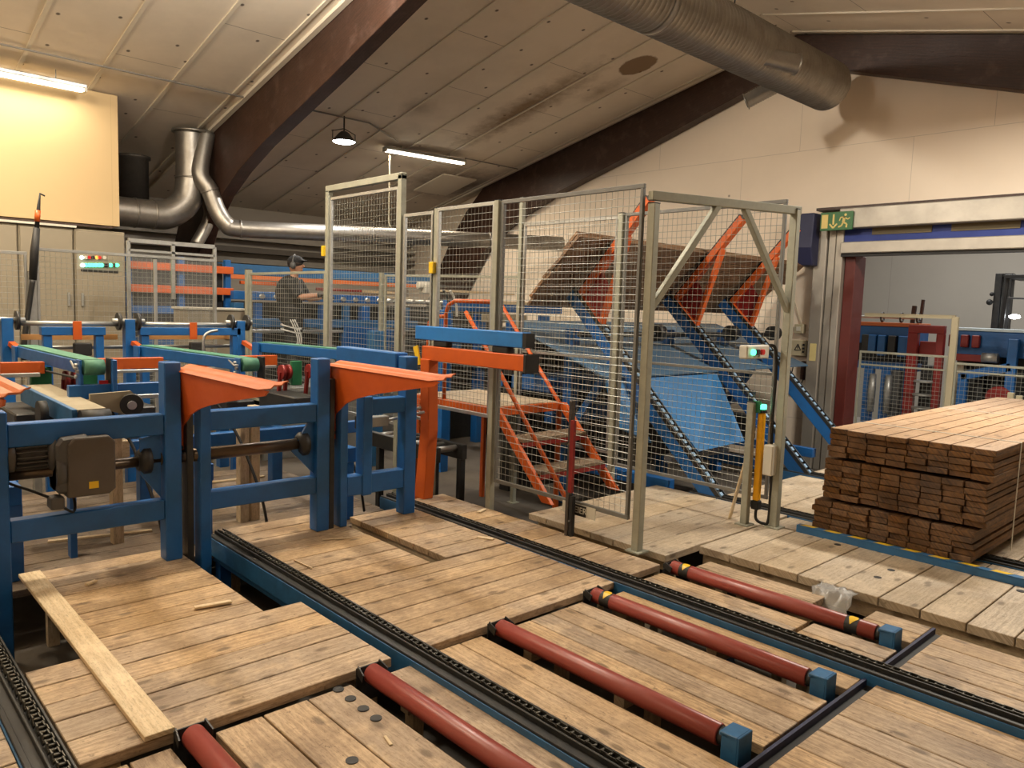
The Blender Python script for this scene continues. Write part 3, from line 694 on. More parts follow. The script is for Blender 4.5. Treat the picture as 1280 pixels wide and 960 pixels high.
# ================================================================== KERB WITH TAPE + STACK
t = thing('steel_kerb', 'blue steel kerb with yellow and black tape in front of the board stack', 'steel kerb', (-1.0, 5.62, 0))
MB().box(-2.70, 1.0, 5.605, 5.615, -.02, .05, 0).box(-2.70, 1.0, 5.605, 5.665, .045, .052, 0).build('angle_bar', BLUE2, t, .001)
x = -2.68
for k in range(20):
    MB().prism([(x, 5.618, .0525), (x+.10, 5.618, .0525), (x+.13, 5.66, .0525), (x+.03, 5.66, .0525)], (0, 0, .0012)).build('yellow_stripe', YEL, t); x += .185
ORD = ['first', 'second', 'third', 'fourth', 'fifth', 'sixth', 'seventh', 'eighth', 'ninth', 'tenth', 'eleventh', 'twelfth', 'thirteenth', 'fourteenth', 'fifteenth', 'sixteenth', 'seventeenth', 'eighteenth', 'nineteenth']
def stack():
    zt, bw = .815, .141
    YF = 5.78; XL = -2.57; L = 4.3
    rows = []  # from the top: (bundle, xoff, yoff, count)
    layers = [5, 7, 5]; th = .0437; gapz = .022
    z = zt; row = 0
    for bi, n in enumerate(layers):
        xo = (-0.0, -.03, -.075)[bi]; yo = (0, .015, -.03)[bi]
        for r_ in range(n):
            z0_ = z-th+.002
            x = XL+xo+random.uniform(-.008, .008)
            for k in range(8):
                w_ = bw*(1+random.uniform(-.03, .0)); dx = random.uniform(0, .003); dy = random.uniform(-.02, .02)
                sk = random.uniform(-.004, .004)
                o = MB()
                mi = 0
                o.hexa([(x, YF+yo+dy, z0_+.001), (x+w_-.004, YF+yo+dy, z0_+.001+sk), (x+w_-.004, YF+L+dy, z0_+.001), (x, YF+L+dy, z0_+.001),
                        (x, YF+yo+dy, z-.001), (x+w_-.004, YF+yo+dy, z-.001+sk*.3), (x+w_-.004, YF+L+dy, z-.001), (x, YF+L+dy, z-.001)], 1)
                # front/side faces brown, top pale
                o.mi = [0 if i != 1 else 1 for i in range(6)]
                if row > 0: o.mi = [0]*6
                ob = o.build('board', [ENDG, STACKT], None, .0025)
                tag(ob, 'brown board of the square stack, %s layer from the top, %s from the left' % (ORD[row], ORD[k]), 'board', 'boards in the square stack by the roller door')
                x += w_+dx
            z -= th; row += 1
        if bi < 2:
            for ys in (YF+.25, YF+1.9, YF+3.6):
                tag(MB().box(XL-.01, XL+8*bw-.06, ys, ys+.05, z-gapz+.002, z, 0).build('spacer_stick', PALE), 'thin spacer stick under the %s bundle of the board stack, %s from the front' % (('top', 'middle')[bi], ('first' if ys < 6.2 else 'second' if ys < 8 else 'third')), 'spacer stick')
            z -= gapz
    # straps round the pack
    xr = XL+8*bw-.01
    for ys in (YF+.55, YF+2.4):
        m = MB().box(XL-.006, xr+.012, ys, ys+.016, zt+.001, zt+.003, 0).box(xr+.010, xr+.014, ys, ys+.016, z, zt+.002, 2).box(XL-.085, XL-.082, ys, ys+.016, z, .3, 2)
        tag(m.build('packing_strap', WHITE), 'thin pale packing strap round the board stack, %s one' % ('the nearer' if ys < 7 else 'the farther'), 'packing strap')
    return z
zb = stack()
print('stack bottom', zb)
# ================================================================== FENCES
def panel(lab, a, b_, z0, z1, mat=FENCE, cell=(.05, .055), fr=.03, mid=None, wr=.0019, name='mesh_fence', cat='mesh fence'):
    a, b_ = Vector((a[0], a[1], 0)), Vector((b_[0], b_[1], 0)); L = (b_-a).length; d = (b_-a)/L
    t = thing(name, lab, cat, ((a.x+b_.x)/2, (a.y+b_.y)/2, z0))
    m = MB(); Z = lambda p, z: (p.x, p.y, z)
    m.bar(Z(a, z0+fr/2), Z(b_, z0+fr/2), fr*.8, fr); m.bar(Z(a, z1-fr/2), Z(b_, z1-fr/2), fr*.8, fr)
    m.bar(Z(a+d*fr/2, z0+fr), Z(a+d*fr/2, z1-fr), fr, fr*.8, (d.x, d.y, 0)); m.bar(Z(b_-d*fr/2, z0+fr), Z(b_-d*fr/2, z1-fr), fr, fr*.8, (d.x, d.y, 0))
    if mid: m.bar(Z(a+d*fr, mid), Z(b_-d*fr, mid), fr*.7, fr*.8)
    m.build('frame', mat, t, .002)
    w = MB(); n = int((L-2*fr)/cell[0])
    for i in range(1, n+1):
        p = a+d*(fr+(L-2*fr)*i/(n+1)); w.tube([Z(p, z0+fr), Z(p, z1-fr)], wr, 4, False, 0, False)
    n = int((z1-z0-2*fr)/cell[1])
    off = Vector((d.y, -d.x, 0))*wr*2
    for i in range(1, n+1):
        z = z0+fr+(z1-z0-2*fr)*i/(n+1); w.tube([Z(a+d*fr+off, z), Z(b_-d*fr+off, z)], wr, 4, False, 0, False)
    w.build('wire_mesh', WIRE, t)
    return t
def post(lab, x, y, z0, z1, s_=.05, mat=FENCE, foot=True, cap=None):
    o = MB().box(x-s_/2, x+s_/2, y-s_/2, y+s_/2, z0, z1).build('fence_post', mat, None, .004)
    tag(o, lab, 'fence post')
    if foot: MB().box(x-s_, x+s_, y-s_, y+s_, z0, z0+.01).build('foot_plate', mat, o)
    MB().box(x-s_/2, x+s_/2, y-s_/2, y+s_/2, z1, z1+.006).build('post_cap', RUBBER, o)
    return o
FY = 4.15
post('fence post at the right end of the front fence, carrying the braced gate header', -3.15, 4.19, 0, 2.37, .06)
p = atp(610, 250, y=FY)
post('tall fence post standing behind the end of the blue bar', -4.64, FY-.01, -.3, 2.50, .055)
panel('front fence panel between the blue bar post and the gate post, by the stairs', (-4.60, FY), (-3.20, FY), .22, 2.50, DARKFR, mid=None)
panel('middle front fence panel between the two posts over the orange handrail', (-5.44, FY), (-4.68, FY), .74, 2.50, GALV)
post('fence post with yellow lock behind the orange handrail', -5.47, FY+.02, FZ, 2.50, .05)
tag(B(-5.50, -5.44, FY-.05, FY-.01, 1.93, 2.03).build('gate_lock', YEL, None, .004), 'yellow lock piece on the fence post behind the orange handrail', 'lock')
panel('lower-topped fence panel between the tall panel and the yellow-lock post', (-5.95, FY), (-5.50, FY), .6, 2.48, GALV)
post('tall cream fence post at the right side of the tallest fence panel', -6.0, FY, FZ, 2.84, .06)
post('tall cream fence post at the left side of the tallest fence panel', -7.33, FY, FZ, 2.80, .06)
tt = panel('tallest fence panel rising above all its neighbours left of centre', (-7.29, FY), (-6.04, FY), .5, 2.74, GALV)
tag(B(-7.36, -5.97, FY-.03, FY+.03, 2.80, 2.86).build('header_bar', FENCE, None, .004), 'cream header bar across the top of the tallest fence panel', 'header bar')
tag(B(-7.385, -7.345, FY-.06, FY-.01, 2.13, 2.24).build('gate_lock', YEL, None, .004), 'yellow lock piece on the left post of the tallest fence panel', 'lock')
# left part towards the operator
panel('fence panel directly in front of the person in dark workwear', (-9.25, FY), (-7.38, FY), .4, 1.98, FENCE, mid=None)
post('double fence post left of the person in dark workwear', -9.30, FY, FZ, 2.02, .07)
panel('fence panel behind the tall panel, before the far blue machines', (-8.9, 5.9), (-6.9, 6.6), .3, 2.05, FENCE)
post('slim cream fence post seen through the tallest fence panel', -8.95, 5.88, FZ, 2.07, .05)
# cabinet side fence along Y at X=-9
yA, yB_, yC = atp(35, 370, x=-9).y, atp(46, 370, x=-9).y, atp(270, 330, x=-9).y
panel('low mesh fence before the cabinets at the left edge, left of the air lance', (-9.0, .3), (-9.0, yA), .3, 2.05, GALV, cell=(.05, .055))
post('light steel fence post carrying the black air lance', -9.0, (yA+yB_)/2, FZ, 1.85, .07, GALV)
panel('mesh fence before the grey cabinets under the signal lamps', (-9.0, yB_), (-9.0, yC), .3, 2.10, GALV, mid=None)
post('slim fence post in the mesh fence before the steel rack', -8.97, atp(193, 360, x=-9).y, FZ, 2.06, .035, GALV)
# enclosure behind the stairs
EY = 5.60
post('fence post at the back corner of the lift enclosure beyond the stairs', -4.56, EY, 0, 2.55, .06)
panel('back fence panel of the lift enclosure between the corner post and the gate', (-4.52, EY), (-2.95, EY), .20, 2.55, DARKFR, mid=1.20)
panel('back fence panel of the enclosure beyond the stair platform', (-5.86, EY), (-4.60, EY), .30, 2.53, GALV, mid=1.2)
post('slim far fence post standing behind the middle of the stairs', -5.90, EY, FZ, 2.80, .05)
# braced gate header
post('fence post with grey junction box at the light curtain', -2.86, 5.56, 0, 2.46, .06)
gh = thing('gate_header', 'grey-green header beam with two diagonal braces over the light curtain gate', 'gate header', (-3.0, 4.9, 2.4))
Pa, Pb = Vector((-3.16, 4.16, 2.42)), Vector((-2.85, 5.60, 2.455))
MB().bar(Pa, Pb, .05, .06).build('beam', FENCE, gh, .004)
MB().bar(Pa.lerp(Pb, .03)+Vector((0, 0, -.75)), Pa.lerp(Pb, .42)-Vector((0, 0, .02)), .045, .045).build('brace', FENCE, gh, .004)
MB().bar(Pa.lerp(Pb, .985)+Vector((0, 0, -.80)), Pa.lerp(Pb, .60)-Vector((0, 0, .02)), .045, .045).build('brace', FENCE, gh, .004)
# light curtain
lx, ly = -2.99, 5.36
post('short grey-green post holding the yellow light curtain', -3.05, 5.44, 0, .98, .055)
lc = thing('light_curtain', 'yellow safety light curtain with glowing green lamp on top', 'light curtain', (-2.99, 5.50, .12))
MB().box(-3.015, -2.965, 5.47, 5.52, .20, .90).build('housing', ORY, lc, .008)
MB().box(-3.02, -2.96, 5.465, 5.525, .13, .20).build('end_cap', RUBBER, lc, .004); MB().box(-3.02, -2.96, 5.465, 5.525, .90, .925).build('end_cap', RUBBER, lc, .004)
MB().cyl((-2.99, 5.49, .93), (-2.99, 5.49, .965), .035, 16).build('signal_lamp', GLOWG, lc)
MB().box(-3.05, -2.985, 5.45, 5.47, .9, .99).build('lamp_bracket', GREENP, lc)
MB().tube(ccoil([(-2.99, 5.50, .13), (-2.985, 5.50, .05), (-2.94, 5.53, -.0+.02), (-2.90, 5.54, .06), (-2.895, 5.53, .4), (-2.895, 5.53, .45)]), .012, 8).build('cable', RUBBER, lc)
jb = tag(B(-2.94, -2.86, 5.46, 5.60, .42, .66).build('junction_box', WHITE, None, .008), 'off-white junction box on the gate post beside the light curtain', 'junction box')
m = MB()
for z_ in (.47, .54, .61): m.cyl((-2.862, 5.585, z_), (-2.845, 5.585, z_), .012, 10)
m.build('cable_gland', RUBBER, jb)
tag(MB().tube(ccoil([(-2.92, 5.545, .66), (-2.92, 5.53, .9), (-2.915, 5.53, 1.2), (-2.915, 5.50, 1.40), (-2.93, 5.44, 1.43), (-2.93, 5.38, 1.40)]), .013, 8).build('cable', RUBBER), 'thick black cable from the push-button box down the gate post', 'cable')
pb = thing('push_button_box', 'cream push-button box with green and red buttons beside the gate post', 'control box', (-2.93, 5.2, 1.38))
MB().box(-2.97, -2.90, 5.06, 5.38, 1.335, 1.435).build('case', WHITE, pb, .008)
for nm, yy, mt in (('green_button', 5.13, GLOWG), ('black_button', 5.19, RUBBER), ('red_button', 5.26, REDP), ('white_button', 5.22, WHITE)):
    MB().cyl((-2.90, yy, 1.385 if nm != 'white_button' else 1.355), (-2.88, yy, 1.385 if nm != 'white_button' else 1.355), .022 if 'white' not in nm else .01, 14).build(nm, mt, pb)
MB().cyl((-2.935, 5.38, 1.385), (-2.935, 5.42, 1.385), .025, 12).build('cable_gland', RUBBER, pb)
s0 = atp(912, 648, z=0); 
tag(MB().bar(tuple(s0), (-3.07, 5.53, .74), .035, .012, (1, 0, 0)).build('leaning_lath', PALE), 'thin wooden lath leaning on the light curtain post', 'lath')
# red-plated post in front of the fence
rp = thing('reflector_post', 'short dark post with a red strip in front of the fence by the stairs', 'post', (-3.64, 4.09, 0)); RPX = -.055
MB().box(-3.720, -3.690, 4.06, 4.10, 0, 1.0).build('post', paint('grey_brown_post', (.10, .09, .085), .4, metal=.6), rp, .003)
MB().box(-3.685, -3.655, 4.065, 4.10, 0, .30).build('inner_channel', RUBBER, rp)
MB().box(-3.689, -3.655, 4.05, 4.075, .33, .86).build('red_strip', REDM, rp)
MB().cyl((-3.670, 4.06, .12), (-3.670, 4.05, .12), .006, 8).build('bolt', GALV, rp)
# little label plate with lettering on the fence bottom rail
lb = thing('label_plate', 'narrow white label plate with black letters on the fence bottom rail', 'label', (-3.65, 4.12, .18))
lx0, lx1 = -3.81, -3.49
MB().box(lx0, lx1, 4.130, 4.138, .150, .235).build('plate', WHITE, lb)
MB().box(lx0+.10, lx1-.085, 4.127, 4.130, .153, .232).build('black_field', RUBBER, lb)
def text(s_, loc, size, rot, mat, parent, name='lettering', ext=.001):
    cu = bpy.data.curves.new(name, 'FONT'); cu.body = s_; cu.size = size; cu.extrude = ext; cu.align_x = 'CENTER'; cu.align_y = 'CENTER'
    o = bpy.data.objects.new(name, cu); cu.materials.append(mat); COL.objects.link(o)
    bpy.context.view_layer.update(); me = bpy.data.meshes.new_from_object(o); bpy.data.objects.remove(o); o = bpy.data.objects.new(name, me); COL.objects.link(o)
    o.parent = parent; o.matrix_parent_inverse = Matrix.Translation(-parent.location); o.location = loc; o.rotation_euler = rot
    return o
text('FEIER', ((lx0+lx1)/2+.008, 4.125, .193), .066, (PI/2, 0, 0), WHITE, lb)
# ================================================================== STAIRS
st = thing('platform_stairs', 'orange steel stairs with wooden treads leading up to a small platform', 'stairs', (-5.0, 5.0, FZ))
yn, yf = 4.62, 5.50; zp = .74; xt = -5.14; xb = -4.42
for nm, yy in (('near', yn), ('far', yf)):
    MB().prism([(xt-.06, yy-.02, zp), (xt+.06, yy-.02, zp), (xb+.05, yy-.02, 0), (xb-.07, yy-.02, 0)], (0, .04, 0)).build('stringer', ORANGE, st, .004)
m = MB().box(-6.4, xt, yn-.02, yn+.01, zp-.08, zp).box(-6.4, xt, yf-.01, yf+.02, zp-.08, zp).box(xt-.03, xt, yn, yf, zp-.08, zp).box(-6.42, -6.38, yn, yf, zp-.08, zp)
m.build('platform_frame', ORANGE, st, .003)
m = MB()
for k in range(5): m.box(-6.38, xt-.03, yn+.02+k*.168, yn+.02+k*.168+.162, zp-.02, zp+.008, 0)
m.build('platform_boards', DECK2, st, .002)
for k, (f) in enumerate((.34, .67)):
    z_ = zp*(1-f); x_ = xt+(xb-xt)*f
    MB().box(x_-.12, x_+.12, yn+.02, yf-.02, z_-.02, z_+.01, 1).build('tread', DECKD, st, .003)
    MB().box(x_+.10, x_+.125, yn+.02, yf-.02, z_-.06, z_-.02, 1).build('tread_edge', REDM, st)
for x_, y_ in ((xt-.03, yn), (xt-.03, yf), (-6.3, yn), (-6.3, yf)):
    MB().box(x_-.025, x_+.025, y_-.02, y_+.02, FZ, zp-.08).build('leg', ORANGE, st, .003)
def rail(pts): MB().tube(pts, .02, 12).build('handrail', ORANGE, st)
rail(ccoil([(xb-.12, yn-.03, .02), (xb-.10+(-.55), yn-.03, .80)], 4)+ccoil([(xt-.12, yn-.03, 1.25), (-5.42, yn-.03, 1.66), (-5.55, yn-.03, 1.70)], 4)) if False else None
rail([(-4.16, yn-.04, .07), (-5.10, yn-.04, 1.13), (-5.55, yn-.04, 1.60)])
hr = atp(623, 380, y=yf); rail([(-4.52, yf+.04, .0), (hr.x, yf+.04, hr.z)])
g1 = [Vector((x_, yn, z_)) for x_, z_ in ((-5.22, 1.70), (-5.76, 1.70), (-5.86, 1.66), (-5.90, 1.57), (-5.90, .72))]
rail(g1)
rail([(-5.90, yn, 1.55), (-6.08, yn, 1.54), (-6.16, yn, 1.48), (-6.18, yn, 1.38), (-6.18, yn, .72)])
MB().tube([(-5.22, yn, 1.70), (hr.x+.55, yf, 1.72)], .02, 12).build('handrail', ORANGE, st) if False else None
# ================================================================== ORANGE + BLUE STOP BAR
ob_ = thing('stop_bar_stand', 'orange column with an orange arm carrying a thick blue bar', 'machine stand', (-5.2, 3.88, 0))
MB().prism([(-5.29, 3.84, 0), (-5.15, 3.84, 0), (-5.10, 3.84, .6), (-5.12, 3.84, 1.2), (-5.24, 3.84, 1.2), (-5.22, 3.84, .6)], (0, .10, 0)).build('column', ORANGE, ob_, .005)
MB().box(-5.25, -3.99, 3.86, 3.96, 1.19, 1.31, 0).build('arm', ORANGE, ob_, .006)
MB().box(-3.99, -3.955, 3.84, 3.98, 1.18, 1.32).build('end_cap', RUBBER, ob_, .006)
MB().box(-5.35, -4.02, 3.86, 3.95, 1.36, 1.475, 0).build('blue_bar', paint('bright_blue_paint', (.02, .17, .50), .35, dirt=.3), ob_, .006)
MB().box(-4.02, -3.985, 3.86, 3.95, 1.365, 1.47).build('bar_end_cap', RUBBER, ob_)
for x_ in (-5.02, -4.28): MB().box(x_-.09, x_+.09, 3.87, 3.94, 1.31, 1.36).build('rubber_mount', RUBBER, ob_, .008)
MB().prism([(-5.30, 3.85, 1.31), (-5.36, 3.85, 1.29), (-5.30, 3.85, 1.14), (-5.25, 3.85, 1.15)], (0, .012, 0)).build('hazard_plate', [YEL], ob_)
MB().tube([(-5.17, 3.81, .79), (-5.36, 3.68, .74), (-5.5, 3.60, .74)], .014, 10).build('push_rod', GALV, ob_)
# ================================================================== BLUE FRAMES
FX = -4.90
def colm(t, y, z0=FZ, z1=1.25, w_=.10, x=FX): MB().box(x-.06, x+.05, y-w_/2, y+w_/2, z0, z1).build('column', BLUE, t, .006)
f1 = thing('machine_stand', 'dark blue steel frame with the grey gearbox, at the left edge', 'machine frame', (FX, 1.2, FZ))
colm(f1, .75, z1=1.0, w_=.12); colm(f1, 1.68, z0=-.004)
MB().box(FX-.05, FX+.04, .81, 1.63, .80, .93, 1).build('upper_beam', BLUE, f1, .006)
MB().box(FX-.05, FX+.04, .81, 1.63, .265, .39, 1).build('lower_beam', BLUE, f1, .006)
MB().prism([(FX-.02, 1.50, .78), (FX-.02, 1.62, .80), (FX-.02, 1.62, .40), (FX-.02, 1.50, .56)], (.02, 0, 0)).build('gusset', BLUE, f1)
f2 = thing('machine_stand', 'dark blue steel frame behind the left orange chute, with the brown shaft', 'machine frame', (FX, 2.2, FZ))
colm(f2, 1.88, w_=.07, z1=.98); colm(f2, 2.72, z0=0)
MB().box(FX-.05, FX+.04, 1.90, 2.67, .80, .93, 1).build('upper_beam', BLUE, f2, .006)
MB().box(FX-.05, FX+.04, 1.90, 2.67, .28, .40, 1).build('lower_beam', BLUE, f2, .006)
MB().prism([(FX-.02, 2.5, .60), (FX-.02, 2.67, .86), (FX-.02, 2.67, .42)], (.02, 0, 0)).build('gusset', BLUE, f2)
f3 = thing('machine_stand', 'dark blue portal frame under the right orange chute, beside the orange column', 'machine frame', (FX, 3.2, FZ))
colm(f3, 2.89, w_=.06, z1=.95, z0=0); colm(f3, 3.09, w_=.08, z1=.96, z0=.21); colm(f3, 3.48, w_=.11, z1=1.25, z0=.004)
MB().box(FX-.05, FX+.04, 3.07, 3.43, .82, .94, 1).build('upper_beam', BLUE, f3, .006)
MB().box(FX-.05, FX+.04, 2.92, 3.43, .22, .37, 1).build('lower_beam', BLUE, f3, .006)
# blue box end piece above frame 3
tag(MB().box(-5.9, -4.99, 3.42, 3.54, 1.0, 1.27).build('blue_end_box', BLUE, None, .008), 'dark blue box beam behind the right orange chute at the belt end', 'box beam')
for y_, s_ in ((1.79, 'beside the first blue frame'), (2.80, 'beside the second blue frame')):
    tag(MB().box(-4.97, -4.87, y_-.02, y_+.02, FZ, 1.1).build('guide_channel', BLACK, None, .003), 'narrow black vertical guide channel %s' % s_, 'guide channel')
def chute(lab, y, x0=-4.98, x1=-3.60, z=1.20, top=SALMON):
    t = thing('chute_arm', lab, 'chute', (x0, y, .8))
    n = 10
    # curved web below
    pts_ = [(x0, z-.43), (x0+.03, z-.43)]
    for k in range(9):
        f = k/8; pts_.append((x0+.06+f*(x1-x0-.16), z-.36+.11*(1-math.exp(-f*7))+.21*f))
    web = [(px_, y-.024+(z-pz)*.10, pz) for px_, pz in pts_]+[(x1-.05, y-.024+.001, z-.010), (x0, y-.024+.001, z-.010)]
    MB().prism(web, (0, .012, 0)).build('web', ORANGE, t)
    # sheet with folded lips
    prof = [(-.030, -.014), (-.012, .0), (.04, .0), (.058, .014), (.085, .020)]
    m = MB(); b0 = 0; xs = [x0, x0+.5, x1-.14, x1]
    for i, xx in enumerate(xs):
        lift = (0, 0, 0, .02)[i]; wd = (1, 1, .95, .8)[i]
        for (dy, dz) in prof: m.v.append((xx, y+dy*wd, z+dz+lift))
    np_ = len(prof)
    for i in range(len(xs)-1):
        for k in range(np_-1): m.face((i*np_+k, i*np_+k+1, (i+1)*np_+k+1, (i+1)*np_+k), [(0, 0)]*4, .5)
    o = m.build('chute_sheet', top, t); so = o.modifiers.new('s', 'SOLIDIFY'); so.thickness = .006; so.offset = -1
    MB().box(x0-.01, x0+.05, y-.03, y+.05, z-.55, z-.02).build('mounting_channel', ORANGE, t, .004)
    MB().cyl((x0+.05, y, z-.50), (x0+.065, y, z-.50), .014, 8).build('bolt', BLACK, t)
    return t
chute('orange chute arm cut off by the left edge of the picture', .62, z=1.22)
chute('orange chute arm on the first blue frame, pointing over the deck', 1.75)
chute('orange chute arm on the second blue frame, reaching to the orange column', 2.84)
# ---- gearbox + motor + shafts
gb = thing('gear_motor', 'grey gear motor with finned body hanging in the left blue frame', 'gear motor', (-4.85, 1.1, .45))
m = MB().prism([(-4.80, 1.08, .49), (-4.80, 1.085, .80), (-4.80, 1.12, .835), (-4.80, 1.30, .835), (-4.80, 1.335, .80), (-4.80, 1.335, .52), (-4.80, 1.30, .49)], (-.20, 0, 0))
m.build('gear_case', GEAR, gb, .012, 2)
MB().prism([(-5.0, 1.03, .52), (-5.0, 1.03, .80), (-5.0, 1.06, .84), (-5.0, 1.20, .85), (-5.0, 1.20, .5)], (.19, 0, 0)).build('flange', MOTOR, gb, .015)
MB().cyl((-4.9, 1.03, .64), (-4.9, 1.075, .64), .11, 28).build('bearing_ring', MOTOR, gb)
MB().box(-4.799, -4.796, 1.19, 1.24, .535, .575).build('yellow_sticker', YEL, gb)
m = MB(); c = (-4.94, .74)
m.cyl((c[0], .84, c[1]), (c[0], 1.04, c[1]), .072, 20)
for k in range(20):
    a = 2*PI*k/20; m.bar((c[0]+math.cos(a)*.082, .85, c[1]+math.sin(a)*.082), (c[0]+math.cos(a)*.082, 1.0, c[1]+math.sin(a)*.082), .005, .026, (math.cos(a), 0, math.sin(a)))
m.build('finned_motor', MOTOR, gb)
MB().tube([(c[0], .80, c[1]), (c[0], .815, c[1]), (c[0], .845, c[1])], [.07, .092, .092], 24).build('fan_cowl', MOTOR, gb)
MB().tube([(c[0], 1.0, c[1]), (c[0], 1.04, c[1])], [.08, .12], 24).build('adapter', MOTOR, gb)
MB().box(-5.0, -4.9, .88, .97, .80, .85).build('terminal_box', MOTOR, gb, .006)
SHB = paint('oily_brown_shaft', (.13, .095, .065), .3, metal=.8, dirt=.5)
sh = thing('drive_shaft', 'long oily steel shaft running through both left blue frames', 'shaft', (-4.9, 1.8, .62))
MB().cyl((-4.93, .80, .635), (-4.93, 1.62, .635), .032, 20).build('rod', SHB, sh)
MB().cyl((-4.93, 1.62, .64), (-4.93, 2.58, .64), .042, 20).build('sleeve', SHB, sh)
for y_ in (1.50, 2.56):
    MB().tube([(-4.93, y_-.01, .64), (-4.93, y_+.02, .64), (-4.93, y_+.06, .64)], [.055, .085, .085], 20).build('bearing', BLACK, sh)
# small valve box and hoses under the gearbox
vb = tag(B(-4.92, -4.82, 1.0, 1.07, .43, .50).build('sensor_box', MOTOR, None, .006), 'small grey connector box with hoses hanging under the gear motor', 'connector box')
MB().tube(ccoil([(-4.87, 1.03, .48), (-4.95, .93, .53), (-5.0, .86, .56), (-4.98, .80, .6)]), .008, 6).tube(ccoil([(-4.84, 1.06, .44), (-4.85, 1.12, .40), (-4.93, 1.14, .46), (-4.95, 1.1, .52)]), .008, 6).build('hose', RUBBER, vb)
# pneumatic cylinder
pc2 = thing('air_cylinder', 'square pneumatic cylinder inside the portal frame pushing the orange column', 'air cylinder', (-5.1, 3.2, .75))
MB().box(-5.05, -4.97, 3.14, 3.36, .70, .78).build('body', GALV, pc2, .006)
MB().box(-5.06, -4.96, 3.10, 3.14, .69, .79).build('end_block', BLACK, pc2, .004)
MB().cyl((-5.01, 3.36, .74), (-5.12, 3.8, .76), .012, 10).build('rod', GALV, pc2)
# ================================================================== TILTING LIFT
lf = thing('tilting_lift', 'blue tilting lift table with three inclined chain tracks and pale blue sheets', 'lift table', (-5.0, 7.9, FZ))
TY = (6.08, 7.80, 9.05)
for ty in TY:
    a, b_ = Vector((-3.62, ty, -.01)), Vector((-5.52, ty, 1.89)); d = (b_-a).normalized(); n_ = Vector((d.z, 0, -d.x)); n_ = n_ if n_.z > 0 else -n_
    tk = MB().bar(a-n_*.09, b_-n_*.09, .11, .14, tuple(n_)).build('inclined_track', BLUE, lf, .005)
    m = MB()
    for s_ in (-1, 1): m.bar(a-n_*.01+Vector((0, s_*.05, 0)), b_-n_*.01+Vector((0, s_*.05, 0)), .012, .04, tuple(n_))
    m.bar(a-n_*.018, b_-n_*.018, .08, .006, tuple(n_)); m.build('guide_rail', BLACK, tk)
    m = MB(); L = (b_-a).length; k = 0; p_ = .075
    while k*p_ < L-.1:
        q = a+d*(.05+k*p_); m.bar(q-d*.022, q+d*.022, .042, .016, tuple(n_)); k += 1
    m.build('track_chain', paint('light_blue_links', (.22, .36, .52), .4, metal=.3) if 'light_blue_links' not in MATS else MATS['light_blue_links'], tk)
    MB().box(-5.62, -5.50, ty-.06, ty+.06, FZ, 1.45).build('column', BLUE, lf, .006)
    MB().bar((-4.95, ty, 1.2), (-5.52, ty, .35), .06, .08).build('brace', BLUE, lf, .004)
    MB().box(-5.50, -4.2, ty-.05, ty+.05, -.05, .06, 0).build('base_beam', BLUE, lf, .004)
# sheets
m = MB(); m.hexa([(-6.25, 5.72, 1.50), (-4.78, 5.72, .99), (-4.80, 9.97, 1.0), (-6.25, 9.97, 1.50), (-6.25, 5.72, 1.52), (-4.78, 5.72, 1.01), (-4.80, 9.97, 1.02), (-6.25, 9.97, 1.52)], 1)
m.build('sloping_sheet', SHEET, lf, .002)
m = MB(); m.hexa([(-4.80, 6.28, .97), (-4.78, 6.28, .98), (-4.14, 6.42, .31), (-4.16, 6.42, .30), (-4.80, 7.70, .97), (-4.78, 7.70, .98), (-4.40, 7.74, .25), (-4.42, 7.74, .24)], 1)
m.build('hanging_sheet', paint('bright_blue_sheet', (.025, .15, .36), .38, dirt=.45, dirtc=(.08, .14, .22), sc=4), lf)
m = MB(); m.hexa([(-4.80, 5.74, .97), (-4.78, 5.74, .98), (-4.62, 5.74, .55), (-4.64, 5.74, .54), (-4.80, 6.0, .97), (-4.78, 6.0, .98), (-4.40, 6.0, .40), (-4.42, 6.0, .39)], 1)
m.build('hanging_sheet', MATS['bright_blue_sheet'], lf)
MB().box(-6.5, -5.70, 5.9, 9.9, .75, .9).build('cross_beam', BLUE, lf, .006)
MB().box(-6.45, -6.30, 5.9, 9.9, FZ, 1.3).build('back_plate', BLACK, lf)
MB().box(-5.62, -5.5, 5.75, 9.9, .45, .60).build('cross_beam', BLUE, lf, .006)
MB().cyl((-5.35, 5.95, 1.40), (-5.35, 9.9, 1.40), .03, 12).build('axle', BLACK, lf)
for y_ in (7.3, 8.9, 10.0): MB().cyl((-5.35, y_-.06, 1.42), (-5.35, y_+.06, 1.42), .10, 20).build('drive_wheel', BLACK, lf)
for y_ in (6.9, 8.7):
    MB().box(-5.2, -4.85, y_-.1, y_+.1, .1, .42).build('motor_block', BLACK, lf, .02)
MB().tube([(-4.55, 6.5, .16), (-4.55, 7.6, .16)], .05, 12).build('lower_roller', GALV, lf)
POS = ('nearest the stairs', 'in the middle', 'nearest the roller door')
